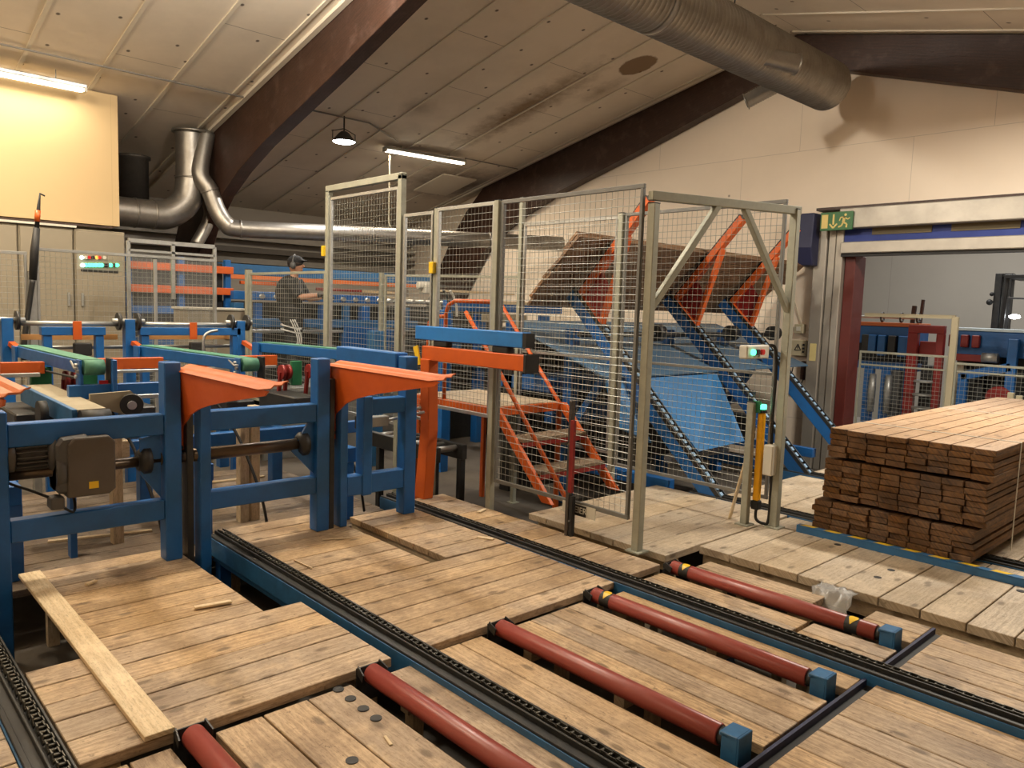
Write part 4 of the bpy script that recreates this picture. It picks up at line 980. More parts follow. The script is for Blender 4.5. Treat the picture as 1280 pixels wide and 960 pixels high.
for i, ty in enumerate(TY):
    t = thing('lift_arm', 'orange V-shaped lift arm holding up the tilted boards, the one %s' % POS[i], 'lift arm', (-5.2, ty, 1.55))
    A_, T_, E_, K_ = Vector((-5.46, ty, 1.80)), Vector((-4.62, ty, 2.74)), Vector((-5.16, ty, 1.52)), Vector((-4.86, ty, 2.40))
    MB().bar(A_, T_, .10, .075, (0, 0, 1)).build('support_bar', ORANGE, t, .004)
    MB().bar(K_, E_, .07, .05, (1, 0, 0)).build('strut', ORANGE, t, .004)
    MB().bar(A_, E_, .10, .06).build('foot', ORANGE, t, .004)
    MB().prism([A_, E_, E_.lerp(K_, .38), A_.lerp(T_, .30)], (0, .008, 0)).build('web_plate', REDM, t)
    nn = Vector((-.74, 0, .67))
    MB().bar(A_+nn*.045-Vector((.0, 0, 0)), T_+nn*.045, .06, .03, tuple(nn)).build('rubber_pad', RUBBER, t)
    MB().bar(T_+Vector((.0, -.035, .0)), T_+Vector((.05, -.035, .02)), .03, .05).build('tip', BLACK, t)
# tilted board pack, boards run along Y
v_ = Vector((-.74, 0, -.67)).normalized(); n_ = Vector((-.67, 0, .74)).normalized(); S0 = Vector((-5.055, 0, 2.36))
for lay in range(3):
    for k in range(8):
        if lay == 2 and k > 5: continue
        p_ = S0+v_*(.128*(k+.5)+lay*.012)+n_*(.0175+.036*lay)
        y0 = 5.56+random.uniform(-.05, .05)+.01*k+lay*.05; y1 = 10.22+random.uniform(-.06, .04)-(.0 if k < 3 else .09*(k-2))
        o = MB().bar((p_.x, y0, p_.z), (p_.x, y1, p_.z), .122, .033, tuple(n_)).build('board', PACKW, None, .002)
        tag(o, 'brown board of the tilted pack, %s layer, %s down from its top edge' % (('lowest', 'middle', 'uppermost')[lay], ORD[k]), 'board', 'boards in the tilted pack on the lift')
# ================================================================== INFEED BELTS
def belt(lab, p, q, wd=.13, down=.11, roller_r=.055):
    a, b_ = atp(*p, x=-7.5), atp(*q, x=-6.02)
    t = thing('belt_conveyor', lab, 'belt conveyor', tuple((a+b_)/2-Vector((0, 0, .5))))
    d = (b_-a).normalized()
    MB().bar(a+Vector((0, -.01, -.055)), b_+Vector((0, -.01, -.055)), .02, down-.02).build('side_plate', BLUE, t, .003)
    MB().bar(a+Vector((0, wd+.02, -.055)), b_+Vector((0, wd+.02, -.055)), .02, down-.02).build('side_plate', BLUE, t, .003)
    MB().bar(a+Vector((0, wd/2, -.006)), b_+d*.03+Vector((0, wd/2, -.006)), wd, .012).bar(a+Vector((0, wd/2, -.10)), b_+d*.03+Vector((0, wd/2, -.10)), wd, .008).build('belt', GREEN, t)
    e = b_+d*.06; MB().cyl(e+Vector((0, -.0, -.055)), e+Vector((0, wd, -.055)), roller_r, 20).build('end_drum', GREEN, t)
    MB().box(e.x-.07, e.x+.03, e.y-.03, e.y-.015, e.z-.28, e.z-.0).build('end_bracket', BLUE, t, .003)
    MB().box(e.x-.06, e.x+.05, e.y+wd+.03, e.y+wd+.05, e.z-.17, e.z+.01).build('end_bracket', BLACK, t, .003)
    MB().box(a.x-.06, a.x+.08, a.y-.035, a.y-.015, a.z-.2, a.z-.01).build('start_bracket', BLUE, t, .003)
    m = MB()
    for dx, dz in ((-.03, -.04), (-.03, -.12), (.0, -.08)): m.cyl((e.x+dx, e.y-.05, e.z+dz), (e.x+dx, e.y-.02, e.z+dz), .014, 8)
    m.tube([(e.x-.16, e.y-.04, e.z-.02), (e.x-.02, e.y-.05, e.z-.06), (e.x+.05, e.y-.05, e.z-.05)], .008, 6).build('tension_screw', GALV, t)
    MB().tube([tuple(a+Vector((0, -.03, -.16))), tuple(b_+Vector((0, -.03, -.13)))], .008, 6).build('tie_rod', BLACK, t)
    return t, a, b_
t1, a1, e1 = belt('green belt conveyor at the left edge, above the worn grey belt', (22, 431), (100, 449))
t2, a2, e2_ = belt('green belt conveyor on blue side plates between the two orange chutes', (174, 431), (296, 447))
t3, a3, e3 = belt('green belt conveyor ending beside the dark blue box beam', (322, 427), (458, 439))
MB().box(-6.02, -5.94, e1.y-.03, e1.y+.0, .62, e1.z-.1).build('leg', BLUE, t1, .003)
MB().box(-5.95, -5.87, e1.y+.17, e1.y+.20, .55, e1.z).build('leg', BLUE, t1, .003)
# lower grey belt
a_, b_ = atp(28, 481, x=-6.6), atp(93, 512, x=-5.4)
t = thing('belt_conveyor', 'worn grey belt conveyor with blue side beam behind the left orange chute', 'belt conveyor', tuple((a_+b_)/2-Vector((0, 0, .5))))
MB().bar(a_+Vector((0, 0, -.06)), b_+Vector((0, 0, -.06)), .03, .12).build('side_plate', BLUE2, t, .003)
MB().bar(a_+Vector((0, .10, -.01)), b_+Vector((0, .10, -.01)), .17, .015).build('belt', BELT, t)
MB().cyl(b_+Vector((.05, .02, -.07)), b_+Vector((.05, .19, -.07)), .07, 20).build('end_drum', RUBBER, t)
MB().box(b_.x-.25, b_.x-.17, b_.y-.0, b_.y+.04, FZ, b_.z-.12).build('leg', BLUE, t, .003)
p_ = atp(47, 517, x=-5.8); MB().cyl(p_, p_+Vector((0, .05, 0)), .085, 24).build('drive_wheel', RUBBER, t)
# generic long members at a given distance
def member(name, lab, cat, p, q, x, th, dp, mat, parent=None, bev=.003, group=None):
    a, b_ = atp(*p, x=x), atp(*q, x=x)
    b_.z = (a.z+b_.z)/2 if abs(a.z-b_.z) < .12 else b_.z; a.z = b_.z if abs(a.z-b_.z) < .12 else a.z
    o = MB().bar(a, b_, dp, th).build(name, mat, parent, bev)
    if parent is None: tag(o, lab, cat, group)
    return o
def upright(name, lab, cat, px, py, x, z0, z1, w_, mat, parent=None):
    a = atp(px, py, x=x); o = MB().box(x-w_/2, x+w_/2, a.y-w_/2, a.y+w_/2, z0, z1).build(name, mat, parent, .004)
    if parent is None: tag(o, lab, cat)
    return o
# orange + steel rails between belts
member('orange_rail', 'orange rail between the left belts, in front of the red and yellow stickers', 'rail', (122, 456), (203, 452), -6.7, .09, .06, ORANGE)
member('orange_rail', 'orange rail under the first green belt at the left edge', 'rail', (0, 461), (55, 459), -6.7, .09, .06, ORANGE)
member('orange_rail', 'orange rail behind the middle green belt, near the red machine parts', 'rail', (248, 454), (345, 449), -7.0, .10, .06, ORANGE)
member('steel_rod', 'thin bright steel rod under the orange rail, left of the first blue frame', 'rod', (122, 466), (205, 462), -6.6, .025, .025, GALV)
member('steel_rod', 'bright steel rod above the grey belt at the left edge', 'rod', (0, 470), (50, 468), -6.6, .03, .03, GALV)
member('steel_rod', 'bright steel rod between the middle and right green belts', 'rod', (255, 462), (345, 457), -6.9, .025, .025, GALV)
member('blue_crossbeam', 'blue cross beam under the red and yellow stickers behind the first blue frame', 'beam', (85, 490), (202, 486), -5.95, .10, .06, BLUE)
member('steel_rod', 'long steel rod under the blue cross beam', 'rod', (112, 500), (202, 493), -5.85, .03, .03, GALV)
tag(MB().box(-5.97, -5.95, atp(124, 478, x=-5.96).y, atp(135, 478, x=-5.96).y, .98, 1.04).build('sticker_plate', REDP), 'small red warning plate behind the first blue frame', 'sign')
tag(MB().box(-5.97, -5.95, atp(136, 478, x=-5.96).y, atp(148, 478, x=-5.96).y, .98, 1.04).build('sticker_plate', YEL), 'small yellow warning plate next to the red one', 'sign')
for o_, (px, py) in ((0, (130, 482)),): MB().box(-6.0, -5.98, atp(120, 478, x=-5.99).y, atp(150, 478, x=-5.99).y, .90, 1.06)
# pulley under the belts
p_ = atp(165, 505, x=-5.7)
t = thing('belt_pulley', 'black belt pulley with grey guard under the blue cross beam', 'pulley', tuple(p_-Vector((0, 0, .2))))
MB().cyl(p_, p_+Vector((.06, -.02, 0)), .075, 24).build('wheel', RUBBER, t); MB().cyl(p_+Vector((.06, -.02, 0)), p_+Vector((.075, -.02, 0)), .03, 16).build('hub', GALV, t)
MB().prism([p_+Vector((-.02, -.26, .08)), p_+Vector((-.02, -.26, .0)), p_+Vector((-.02, 0, -.09)), p_+Vector((-.02, .09, 0)), p_+Vector((-.02, 0, .09))], (-.03, 0, 0)).build('guard', BELT, t)
# wooden boxes / blocks under the frames
TI = [(-5.6, 1.55, .09, .42), (-5.55, 1.30, .07, .30), (-6.1, 2.55, .09, .62), (-6.0, 2.66, .07, .62)]
for k, (px, py, h_) in enumerate(((145, 590, .65), (303, 540, .62), (317, 540, .62))):
    q = atp(px, py, x=-5.75)
    tag(MB().box(-5.79, -5.71, q.y-.035, q.y+.035, FZ, (.74, .80, .82)[k]).build('timber_post', TIMB, None, .003), ('pale timber post behind the gear motor', 'pale timber post behind the brown shaft, left one of two', 'pale timber post behind the brown shaft, right one of two')[k], 'timber post')
tag(MB().box(-5.9, -5.78, 1.30, 1.70, .50, .62).build('timber_block', TIMB, None, .003), 'pale timber block lying behind the gear motor shaft', 'timber block')
# underframe beams of the sorting table
t = thing('sorting_table', 'blue steel sorting table structure beneath the green belts', 'machine frame', (-6.4, 2.2, FZ))
for y_ in (.9, 2.05, 3.2): MB().box(-7.9, -5.25, y_-.04, y_+.04, .38, .50, 0).build('long_beam', BLUE, t, .005)
for x_ in (-5.35, -6.6, -7.8):
    for y_ in (.9, 2.05, 3.2): MB().box(x_-.05, x_+.05, y_-.05, y_+.05, -.10, .38).build('leg', BLUE, t, .005)
for x_ in (-5.9, -7.0): MB().box(x_-.04, x_+.04, .5, 3.7, .50, .60, 1).build('cross_beam', BLUE, t, .005)
for y_ in (1.2, 1.9, 2.7, 3.3): MB().box(-6.9, -6.2, y_-.12, y_+.12, .62, .80).build('drive_box', BLACK, t, .01)
for y0, y1 in ((1.28, 1.42), (1.62, 1.74), (3.42, 3.52)):
    m = MB().box(-6.75, -6.70, y0, y1, .85, 1.08); m.build('green_guard', GREENP, t, .003)
for y_ in (1.50, 1.56, 3.30, 3.36, 3.58):
    m = MB(); m.cyl((-6.7, y_, .98), (-6.7, y_+.03, .98), .07, 14); m.bar((-6.7, y_, .98), (-6.75, y_, .7), .03, .03); m.build('red_clamp', REDM, t)
for y_ in (1.55, 3.15, 2.3): MB().tube(ccoil([(-5.8, y_, .9), (-5.6, y_+.12, .6), (-5.4, y_+.2, .2), (-5.38, y_+.25, -.08)]), .011, 6).build('hose', RUBBER, t)
# ---- rear roller frames at X = -7.9
XR = -7.9
def yat(px): return atp(px, 406, x=XR).y
rf = thing('roller_stand', 'blue rear roller frame with orange flag before the cabinets, left one', 'roller frame', (XR, yat(90), FZ))
rf2 = thing('roller_stand', 'blue rear roller frame with orange flag and bent cable, right one', 'roller frame', (XR, yat(235), FZ))
for t, c0, c1, cols_, fl in ((rf, 22, 152, (58, 123), 94.5), (rf2, 178, 293, (180, 293), 239)):
    MB().cyl((XR, yat(c0), 1.375), (XR, yat(c1), 1.375), .022, 12).build('roller', GALV, t)
    MB().box(XR-.04, XR+.05, yat(cols_[0])-.05, yat(cols_[1])+.05, 1.27, 1.345, 1).build('top_beam', BLUE, t, .004)
    for cx_ in cols_: MB().box(XR-.04, XR+.04, yat(cx_)-.035, yat(cx_)+.035, FZ, 1.27).build('column', BLUE, t, .004)
    MB().box(XR+.05, XR+.065, yat(fl)-.036, yat(fl)+.036, 1.23, 1.40).build('flag_plate', ORANGE, t, .002)
    MB().cyl((XR-.1, yat(c0), 1.15), (XR-.1, yat(c1)+.05, 1.15), .018, 10).build('lower_rod', GALV, t)
    MB().box(XR-.16, XR-.13, yat(c0)+.05, yat(c1), 1.22, 1.27).build('wood_rail', plain('orange_wood', (.5, .25, .08), .6) if 'orange_wood' not in MATS else MATS['orange_wood'], t)
    MB().box(XR-.0, XR+.06, yat(fl)-.03, yat(fl)+.12, 1.08, 1.2).build('sensor', RUBBER, t, .01)
for cx_, s_ in ((8, 'at the left edge'), (161, 'between the two roller frames'), (299, 'before the double fence post')):
    t = thing('bearing_stand', 'blue bearing stand with black sprocket wheels %s' % s_, 'bearing stand', (XR, yat(cx_), FZ))
    MB().box(XR-.05, XR+.05, yat(cx_)-.045, yat(cx_)+.045, FZ, 1.42).build('column', BLUE, t, .004)
    for dy in (-.09, .08): MB().cyl((XR, yat(cx_)+dy-.012, 1.40), (XR, yat(cx_)+dy+.012, 1.40), .085, 18).build('sprocket', BLACK, t)
    MB().tube([(XR, yat(cx_)-.15, 1.40), (XR, yat(cx_)+.14, 1.40)], .028, 10).build('hub', GALV, t)
    MB().bar((XR+.06, yat(cx_)+.02, 1.2), (XR+.25, yat(cx_)+.08, 1.12), .05, .04).build('orange_lever', ORANGE, t)
# ---- cabinets
XC = -10.4
cy = [-1.5, .2]+[atp(px, 300, x=XC).y for px in (23, 92.5, 157)]
for k in range(4):
    y0, y1 = cy[k]+.004, cy[k+1]-.004
    t = thing('electrical_cabinet', ('tall beige electrical cabinet outside the left edge of the row', 'tall beige electrical cabinet at the left edge behind the mesh', 'tall beige electrical cabinet behind the black air lance', 'tall beige electrical cabinet with rows of signal lamps')[k], 'cabinet', (XC-.3, (y0+y1)/2, FZ))
    MB().box(XC-.6, XC-.025, y0, y1, FZ, 2.43).build('body', CAB, t, .006)
    MB().box(XC-.024, XC, y0+.012, y1-.012, FZ+.12, 2.40).build('door', CAB, t, .006)
    if k in (2, 3):
        yh = y1-.07 if k == 2 else y0+.07
        MB().box(XC, XC+.03, yh-.012, yh+.012, 1.50, 1.66).build('handle', GALV, t, .004)
    if k == 3:
        lampcol = []
        for px, mt in ((102, GLOWW), (107, WHITE), (111, REDP), (116, RUBBER), (121, GLOWA), (124, REDP), (130, WHITE)):
            q = atp(px, 322, x=XC); MB().cyl((XC, q.y, q.z), (XC+.02, q.y, q.z), .022, 10).build('signal_lamp', mt, t)
        for i, px in enumerate((103, 107.5, 111.5, 115.5, 119.5, 123.5, 127, 131, 134, 138, 142, 146)):
            q = atp(px, 331.5, x=XC); MB().cyl((XC, q.y, q.z), (XC+.02, q.y, q.z), .024, 10).build('signal_lamp', GLOWW if i in (0,) else RUBBER if i in (7, 8, 10) else GLOWG, t)
        q0_, q1_ = atp(101, 337, x=XC), atp(148, 338, x=XC); MB().box(XC, XC+.006, q0_.y, q1_.y, q0_.z-.02, q0_.z+.01).build('label_strip', RUBBER, t)
tag(MB().box(XC-.25, XC+.02, .9, 2.5, 2.435, 2.46).build('flat_board', WHITE), 'thin pale board lying on top of the electrical cabinets', 'board')
tag(MB().bar((XC-.1, 1.2, 2.475), (XC-.05, 2.9, 2.475), .12, .02).build('dark_strip', GLUE), 'dark wooden strip lying on top of the cabinets', 'strip')
# air lance
XL_ = -8.95
t = thing('air_lance', 'black hooked pole with orange tape standing before the cabinets', 'air lance', tuple(atp(42, 345, x=XL_)))
MB().tube([atp(41, 350, x=XL_), atp(43, 315, x=XL_), atp(46, 285, x=XL_)], [.035, .04, .03], 10).build('handle', RUBBER, t)
MB().tube([atp(46, 285, x=XL_), atp(48, 262, x=XL_), atp(50, 242, x=XL_), atp(56, 245, x=XL_)], [.022, .018, .012, .008], 10).build('shaft', RUBBER, t)
MB().tube([atp(46.4, 277, x=XL_+.01), atp(47.4, 263, x=XL_+.01)], .026, 10).build('tape', ORANGE, t)
MB().tube(ccoil([atp(41, 350, x=XL_+.02), atp(36, 385, x=XL_), atp(31, 420, x=XL_), atp(30, 450, x=XL_)]), .025, 8).build('hose', RUBBER, t)
# ---- guard booth and rack
XG = -9.45
t = thing('guard_screen', 'silver profile frame with clear panes in front of the orange rack', 'guard', (XG, 3.3, FZ))
m = MB(); gy0, gy1, gz = atp(160, 300, x=XG).y, atp(268, 308, x=XG).y, 2.27
for y_ in (gy0, (gy0+gy1)/2, gy1): m.box(XG-.02, XG+.02, y_-.02, y_+.02, FZ if y_ != (gy0+gy1)/2 else 1.62, gz)
m.box(XG-.02, XG+.02, gy0, gy1, gz-.02, gz+.03, 1).box(XG-.02, XG+.02, gy0, gy1, gz-.12, gz-.09, 1); m.build('frame', GALV, t, .003)
MB().box(XG-.004, XG+.0, gy0+.02, gy1-.02, .4, gz-.12).build('pane', GLASS, t)
rk = thing('steel_rack', 'dark rack with orange beams seen behind the silver guard frame', 'rack', (-10.9, 3.9, FZ))
for y_ in (3.22, 3.9, 4.55): MB().box(-10.95, -10.87, y_-.04, y_+.04, FZ, 2.2).build('upright', BLUE, rk, .004)
for z_ in (1.0, 1.42, 1.70, 2.0): MB().box(-10.86, -10.80, 3.18, 4.6, z_, z_+.10, 1).build('shelf_beam', ORANGE if z_ > 1.5 else BLUE, rk, .004)
MB().box(-11.4, -10.96, 3.26, 4.5, FZ, 2.15).build('stored_goods', BLACK, rk)
bx_ = thing('beige_control_desk', 'low beige cabinet box behind the right rear roller frame', 'cabinet', (-9.9, 4.0, FZ))
q = [atp(235, 392, x=-9.6).y, atp(309, 388, x=-9.6).y]
MB().box(-10.1, -9.6, q[0], q[1], FZ, 1.50).build('body', CAB, bx_, .008)
MB().box(-10.12, -9.58, q[0]-.02, q[1]+.02, 1.50, 1.53).build('lid', WHITE, bx_, .004)
MB().box(-9.6, -9.585, q[0]+.45, q[0]+.62, 1.14, 1.26).build('label', CREAM, bx_)
tag(MB().tube(ccoil([atp(254, 440, x=-7.7), atp(255, 422, x=-7.7), atp(262, 415, x=-7.7), atp(272, 413, x=-7.7)]), .015, 8).build('bent_pipe', GALV), 'thin bent steel pipe behind the right rear roller frame', 'pipe')
# ================================================================== FAR SAWMILL LINE (behind the fences)
q = member
member('sorting_beam', 'long worn blue beam high on the far side, beneath the side wall rails', 'beam', (270, 336), (540, 350), -12.4, .17, .12, BLUE2)
member('orange_rail', 'long orange rail below the far blue beam on the far side', 'rail', (283, 349), (540, 356), -12.1, .07, .06, SALMON)
member('orange_rail', 'second thin orange rail on the far machine line, left of the person', 'rail', (300, 353), (345, 355), -11.2, .05, .05, ORANGE)
t = thing('sawmill_line', 'far blue sawmill conveyor line behind the person in dark workwear', 'conveyor', (-10.7, 7.0, FZ))
member('main_beam', '', '', (290, 368), (478, 376), -10.6, .12, .10, BLUE, t)
member('red_rail', '', '', (395, 361), (452, 364), -10.5, .04, .05, REDM, t)
for i, px in enumerate((296, 322, 405, 432, 455, 478, 505)):
    upright('column', '', '', px, 380, -10.6, FZ, 1.60, .10 if i % 2 else .14, BLUE if i % 3 else BLUE2, t)
member('lower_beam', '', '', (290, 400), (520, 408), -10.55, .12, .10, BLUE2, t)
member('blue_panel', '', '', (430, 420), (530, 430), -10.2, .35, .08, BLUE, t)
member('pipe_rail', '', '', (290, 413), (520, 415), -10.3, .04, .04, GALV, t)
MB().box(-11.6, -11.45, 4.7, 10.1, FZ, 1.62).build('dark_backdrop', BLACK, t, .01)  # black panel added as a backdrop to darken the gaps between the columns
m = MB(); random.seed(3)
for k in range(26):
    y_ = 5.6+k*.17; z_ = 1.0+.25*math.sin(k*1.7); MB().box(-10.75, -10.40, y_, y_+.09, z_-.08, z_+.06).build('drive_block', (BLACK, BLUE2, MOTOR)[k % 3], t, .006)
for k in range(14): y_ = 5.9+k*.3; MB().cyl((-10.45, y_, .75+.12*(k % 3)), (-10.30, y_, .75+.12*(k % 3)), .06, 12).build('pulley', GALV, t)
for k in range(17): y_ = 4.9+k*.22; MB().cyl((-11.4, y_, 1.70), (-10.5, y_, 1.70), .035, 10).build('carry_roller', GALV, t)
pl = MB()
for k, (px0, px1, py, x_) in enumerate(((448, 500, 364, -10.9), (440, 476, 368, -10.7), (470, 512, 371, -10.8), (436, 460, 371, -11.0))):
    a, b_ = atp(px0, py, x=x_), atp(px1, py+2, x=x_); b_.z = a.z
    tag(MB().bar(a, b_, .12, .035).build('board', (PALE, PACKW, PALE, STACKT)[k]), ('pale board lying on the far conveyor line, uppermost', 'brown board lying on the far conveyor, left of the pale boards', 'pale board lying on the far conveyor, lowest and rightmost', 'reddish board lying on the far conveyor beside the slim cream post')[k], 'board')
# right part of the far line
t = thing('sawmill_line', 'blue feeding conveyor with curved white guides behind the orange handrail', 'conveyor', (-8.6, 7.6, FZ))
XA = -9.0
member('main_beam', '', '', (556, 380), (700, 388), XA, .16, .10, BLUE, t)
member('lower_beam', '', '', (540, 415), (700, 420), XA, .14, .10, BLUE2, t)
for px in (558, 600, 640, 680): upright('column', '', '', px, 390, XA, FZ, 1.55, .14, BLUE, t)
for k in range(15): y_ = 6.9+k*.2; MB().box(-9.2, -8.8, y_, y_+.1, .7+.15*(k % 2), 1.0+.1*(k % 3)).build('drive_block', (BLACK, BLUE2)[k % 2], t, .006)
MB().box(-9.7, -9.4, 6.6, 10.0, FZ, 1.25).build('dark_backdrop', BLACK, t, .01)  # plain black panel filling the gaps behind these columns
for dx in (0, .18, .3):
    a = atp(541, 362, x=-8.4)+Vector((0, dx, 0)); MB().tube(ccoil([a, a+Vector((0, .06, -.08)), a+Vector((0, .12, -.22)), a+Vector((0, .13, -.36))]), .018, 8).build('curved_guide', WHITE if dx != .18 else RUBBER, t)
member('steel_cover', '', '', (610, 396), (650, 400), -8.3, .12, .3, BELT, t)
member('pale_board', 'long pale board on the feeding conveyor beyond the fence, at eye height', 'board', (552, 361), (640, 370), -8.6, .03, .12, PALE)
member('brown_board', 'tapering board stub lying beneath the pale board by the fence post', 'board', (588, 377), (660, 380), -8.5, .05, .14, PALE)
a = atp(533, 360, x=-8.2); tag(MB().box(a.x-.08, a.x+.08, a.y-.07, a.y+.07, a.z-.07, a.z+.05).cyl((a.x, a.y-.14, a.z+.03), (a.x, a.y+.1, a.z+.03), .05, 12).build('sensor_unit', WHITE, None, .01), 'grey sensor head on the fence post behind the orange handrail', 'sensor')
upright('blue_column', 'tall blue machine column seen behind the mesh left of the blue bar', 'column', 556, 400, -7.6, FZ, 1.60, .12, BLUE)
upright('blue_column', 'blue machine column with a blue box, low behind the tall fence panel', 'column', 470, 400, -8.4, FZ, 1.3, .16, BLUE2)
# dark machinery beneath the stair platform
t = thing('roller_table', 'black steel frame with rollers standing under the stair platform', 'machine frame', (-5.6, 4.6, FZ))
for y_ in (4.22, 4.53): MB().box(-6.6, -5.45, y_-.03, y_+.03, .22, .36, 0).build('rail', BLACK, t, .004)
for x_ in (-6.4, -5.9, -5.5):
    for y_ in (4.22, 4.53): MB().box(x_-.03, x_+.03, y_-.03, y_+.03, FZ, .22).build('leg', BLACK, t, .003)
for k in range(6): MB().cyl((-6.5+k*.19, 4.25, .32), (-6.5+k*.19, 4.50, .32), .03, 10).build('roller', GALV, t)
# ================================================================== OPERATOR
tag(MB().box(-10.5, -9.35, 4.35, 6.6, .44, .5).box(-10.45, -10.40, 4.4, 6.5, FZ, .44).box(-9.45, -9.4, 4.4, 6.5, FZ, .44).build('operator_platform', GALV, None, .005), 'steel platform the person in dark workwear stands on', 'platform')
O = Vector((-9.78, 5.00, .50)); F_ = Vector((.68, .733, 0)); Lf = Vector((-.733, .68, 0))
def PP(f, l, z): return O+F_*f+Lf*l+Vector((0, 0, z))
ROT = Matrix((F_, Lf, Vector((0, 0, 1)))).transposed()
def fin(o, vox, sm=4):
    r_ = o.modifiers.new('r', 'REMESH'); r_.mode = 'VOXEL'; r_.voxel_size = vox; r_.use_smooth_shade = True
    s_ = o.modifiers.new('s', 'SMOOTH'); s_.iterations = sm; s_.factor = .5; return o
body = MB()
def limb(pts_, rs_, m_): m_.tube(pts_, rs_, 16)
head_c = PP(.035, 0, 1.63)
body.ball(head_c, 1, 24, 16, (.095, .075, .118), 0, ROT); body.ball(PP(.075, 0, 1.575), 1, 16, 10, (.05, .05, .055), 0, ROT)
body.ball(PP(.135, 0, 1.625), 1, 10, 8, (.022, .013, .022), 0, ROT); body.ball(PP(.122, 0, 1.575), 1, 10, 8, (.012, .024, .009), 0, ROT)
for s_ in (-1, 1): body.ball(PP(.03, s_*.078, 1.625), 1, 10, 8, (.018, .012, .03), 0, ROT)
limb([PP(-.01, 0, 1.40), PP(.01, 0, 1.50), PP(.025, 0, 1.58)], [.07, .055, .055], body)
body.ball(PP(-.01, 0, 1.25), 1, 20, 12, (.115, .17, .22), 0, ROT); body.ball(PP(0, 0, 1.0), 1, 20, 12, (.11, .15, .18), 0, ROT)
ARM = {}
for s_, el, ha in ((-1, (.16, -.24, 1.20), (.42, -.20, 1.24)), (1, (.14, .25, 1.18), (.38, .22, 1.22))):
    sh_ = PP(-.01, s_*.18, 1.41); E_ = PP(*el); H_ = PP(*ha)
    limb([sh_, sh_.lerp(E_, .5), E_], [.06, .052, .042], body); limb([E_, E_.lerp(H_, .4), H_], [.042, .042, .027], body); ARM[s_] = (sh_, E_, H_)
    hd = (H_-E_).normalized()
    body.ball(H_+hd*.045, 1, 12, 8, (.055, .042, .018), 0, ROT)
    for k, ln in enumerate((.075, .085, .08, .06)):
        o_ = H_+hd*.07+Lf*(k-1.5)*.021
        limb([o_, o_+hd*ln*.5+Vector((0, 0, -.012)), o_+hd*ln*.8+Vector((0, 0, -.04))], [.010, .009, .008], body)
    th_ = H_+hd*.02-Lf*s_*.035; limb([th_, th_+hd*.03-Lf*s_*.02+Vector((0, 0, -.02)), th_+hd*.055-Lf*s_*.015+Vector((0, 0, -.04))], [.012, .010, .009], body)
for s_ in (-1, 1):
    limb([PP(0, s_*.09, .92), PP(.02, s_*.10, .50), PP(-.01, s_*.11, .09)], [.095, .062, .042], body)
    body.ball(PP(.05, s_*.11, .045), 1, 14, 8, (.13, .045, .045), 0, ROT)
person = fin(body.build('person', SKIN), .009, 3)
tag(person, 'person in dark workwear and cap behind the mesh, reaching a bare forearm forward', 'person')
shirt = MB(); shirt.ball(PP(-.05, 0, 1.25), 1, 20, 12, (.19, .215, .25), 0, ROT); shirt.ball(PP(-.03, 0, 1.0), 1, 20, 12, (.18, .19, .22), 0, ROT)
shirt.tube([PP(-.01, 0, 1.38), PP(.0, 0, 1.475)], [.10, .075], 16)
for s_ in (-1, 1): sh_, E_, H_ = ARM[s_]; shirt.tube([sh_, sh_.lerp(E_, .5), sh_.lerp(E_, .95)], [.098, .082, .070], 16)
fin(shirt.build('shirt', CLOTH, person), .012)
tr = MB(); tr.ball(PP(0, 0, .92), 1, 16, 10, (.125, .16, .12), 0, ROT)
for s_ in (-1, 1): tr.tube([PP(0, s_*.09, .92), PP(.02, s_*.10, .50), PP(-.01, s_*.11, .10)], [.115, .085, .075], 16)
fin(tr.build('trousers', CLOTH, person), .012)
for s_ in (-1, 1):
    sb = MB(); sb.ball(PP(.05, s_*.11, .05), 1, 14, 8, (.145, .055, .055), 0, ROT); sb.tube([PP(-.01, s_*.11, .04), PP(-.01, s_*.11, .16)], [.06, .058], 14)
    fin(sb.build('boot', RUBBER, person), .012)
    gl = MB(); sh_, E_, H_ = ARM[s_]; hd = (H_-E_).normalized(); gl.ball(H_+hd*.04, 1, 12, 8, (.062, .048, .026), 0, ROT); gl.tube([H_-hd*.04, H_+hd*.01], [.036, .034], 12)
    for k, ln in enumerate((.075, .085, .08, .06)):
        o_ = H_+hd*.07+Lf*(k-1.5)*.023; gl.tube([o_, o_+hd*ln*.5+Vector((0, 0, -.012)), o_+hd*ln*.9+Vector((0, 0, -.045))], [.0125, .0115, .010], 8)
    fin(gl.build('glove', GLOVE, person), .006, 2)
rt_ = MB()
for k in range(2): rt_.tube([PP(.0+.13*math.cos(a), -.10+.118*math.sin(a), .80-.03*math.cos(a)-.06*k) for a in [2*PI*i/20 for i in range(21)]], .011, 6)
for k in range(3): rt_.tube(ccoil([PP(.02+k*.03, -.212, .90), PP(.09+k*.03, -.205, .74), PP(.115+k*.025, -.190, .60), PP(.06+k*.03, -.185, .50)]), .008, 6)
rt_.build('reflective_stripe', REFL, person)
cp = MB(); cp.ball(PP(.025, 0, 1.665), 1, 24, 12, (.108, .09, .10), 0, ROT); fin(cp.build('hair', HAIR, person), .012)
cp = MB(); cp.ball(PP(.03, 0, 1.695), 1, 24, 12, (.112, .092, .075), 0, ROT); cp.ball(PP(.13, 0, 1.70), 1, 14, 6, (.07, .07, .012), 0, ROT)
fin(cp.build('cap', CLOTH, person), .01)
hs = MB().tube([PP(.02, .1*math.sin(a), 1.65+.125*math.cos(a)) for a in [-1.7+3.4*i/16 for i in range(17)]], .012, 8)
for s_ in (-1, 1): hs.ball(PP(.02, s_*.098, 1.63), 1, 14, 8, (.042, .025, .05), 0, ROT)
hs.build('ear_muffs', MOTOR, person)
ey_ = MB()
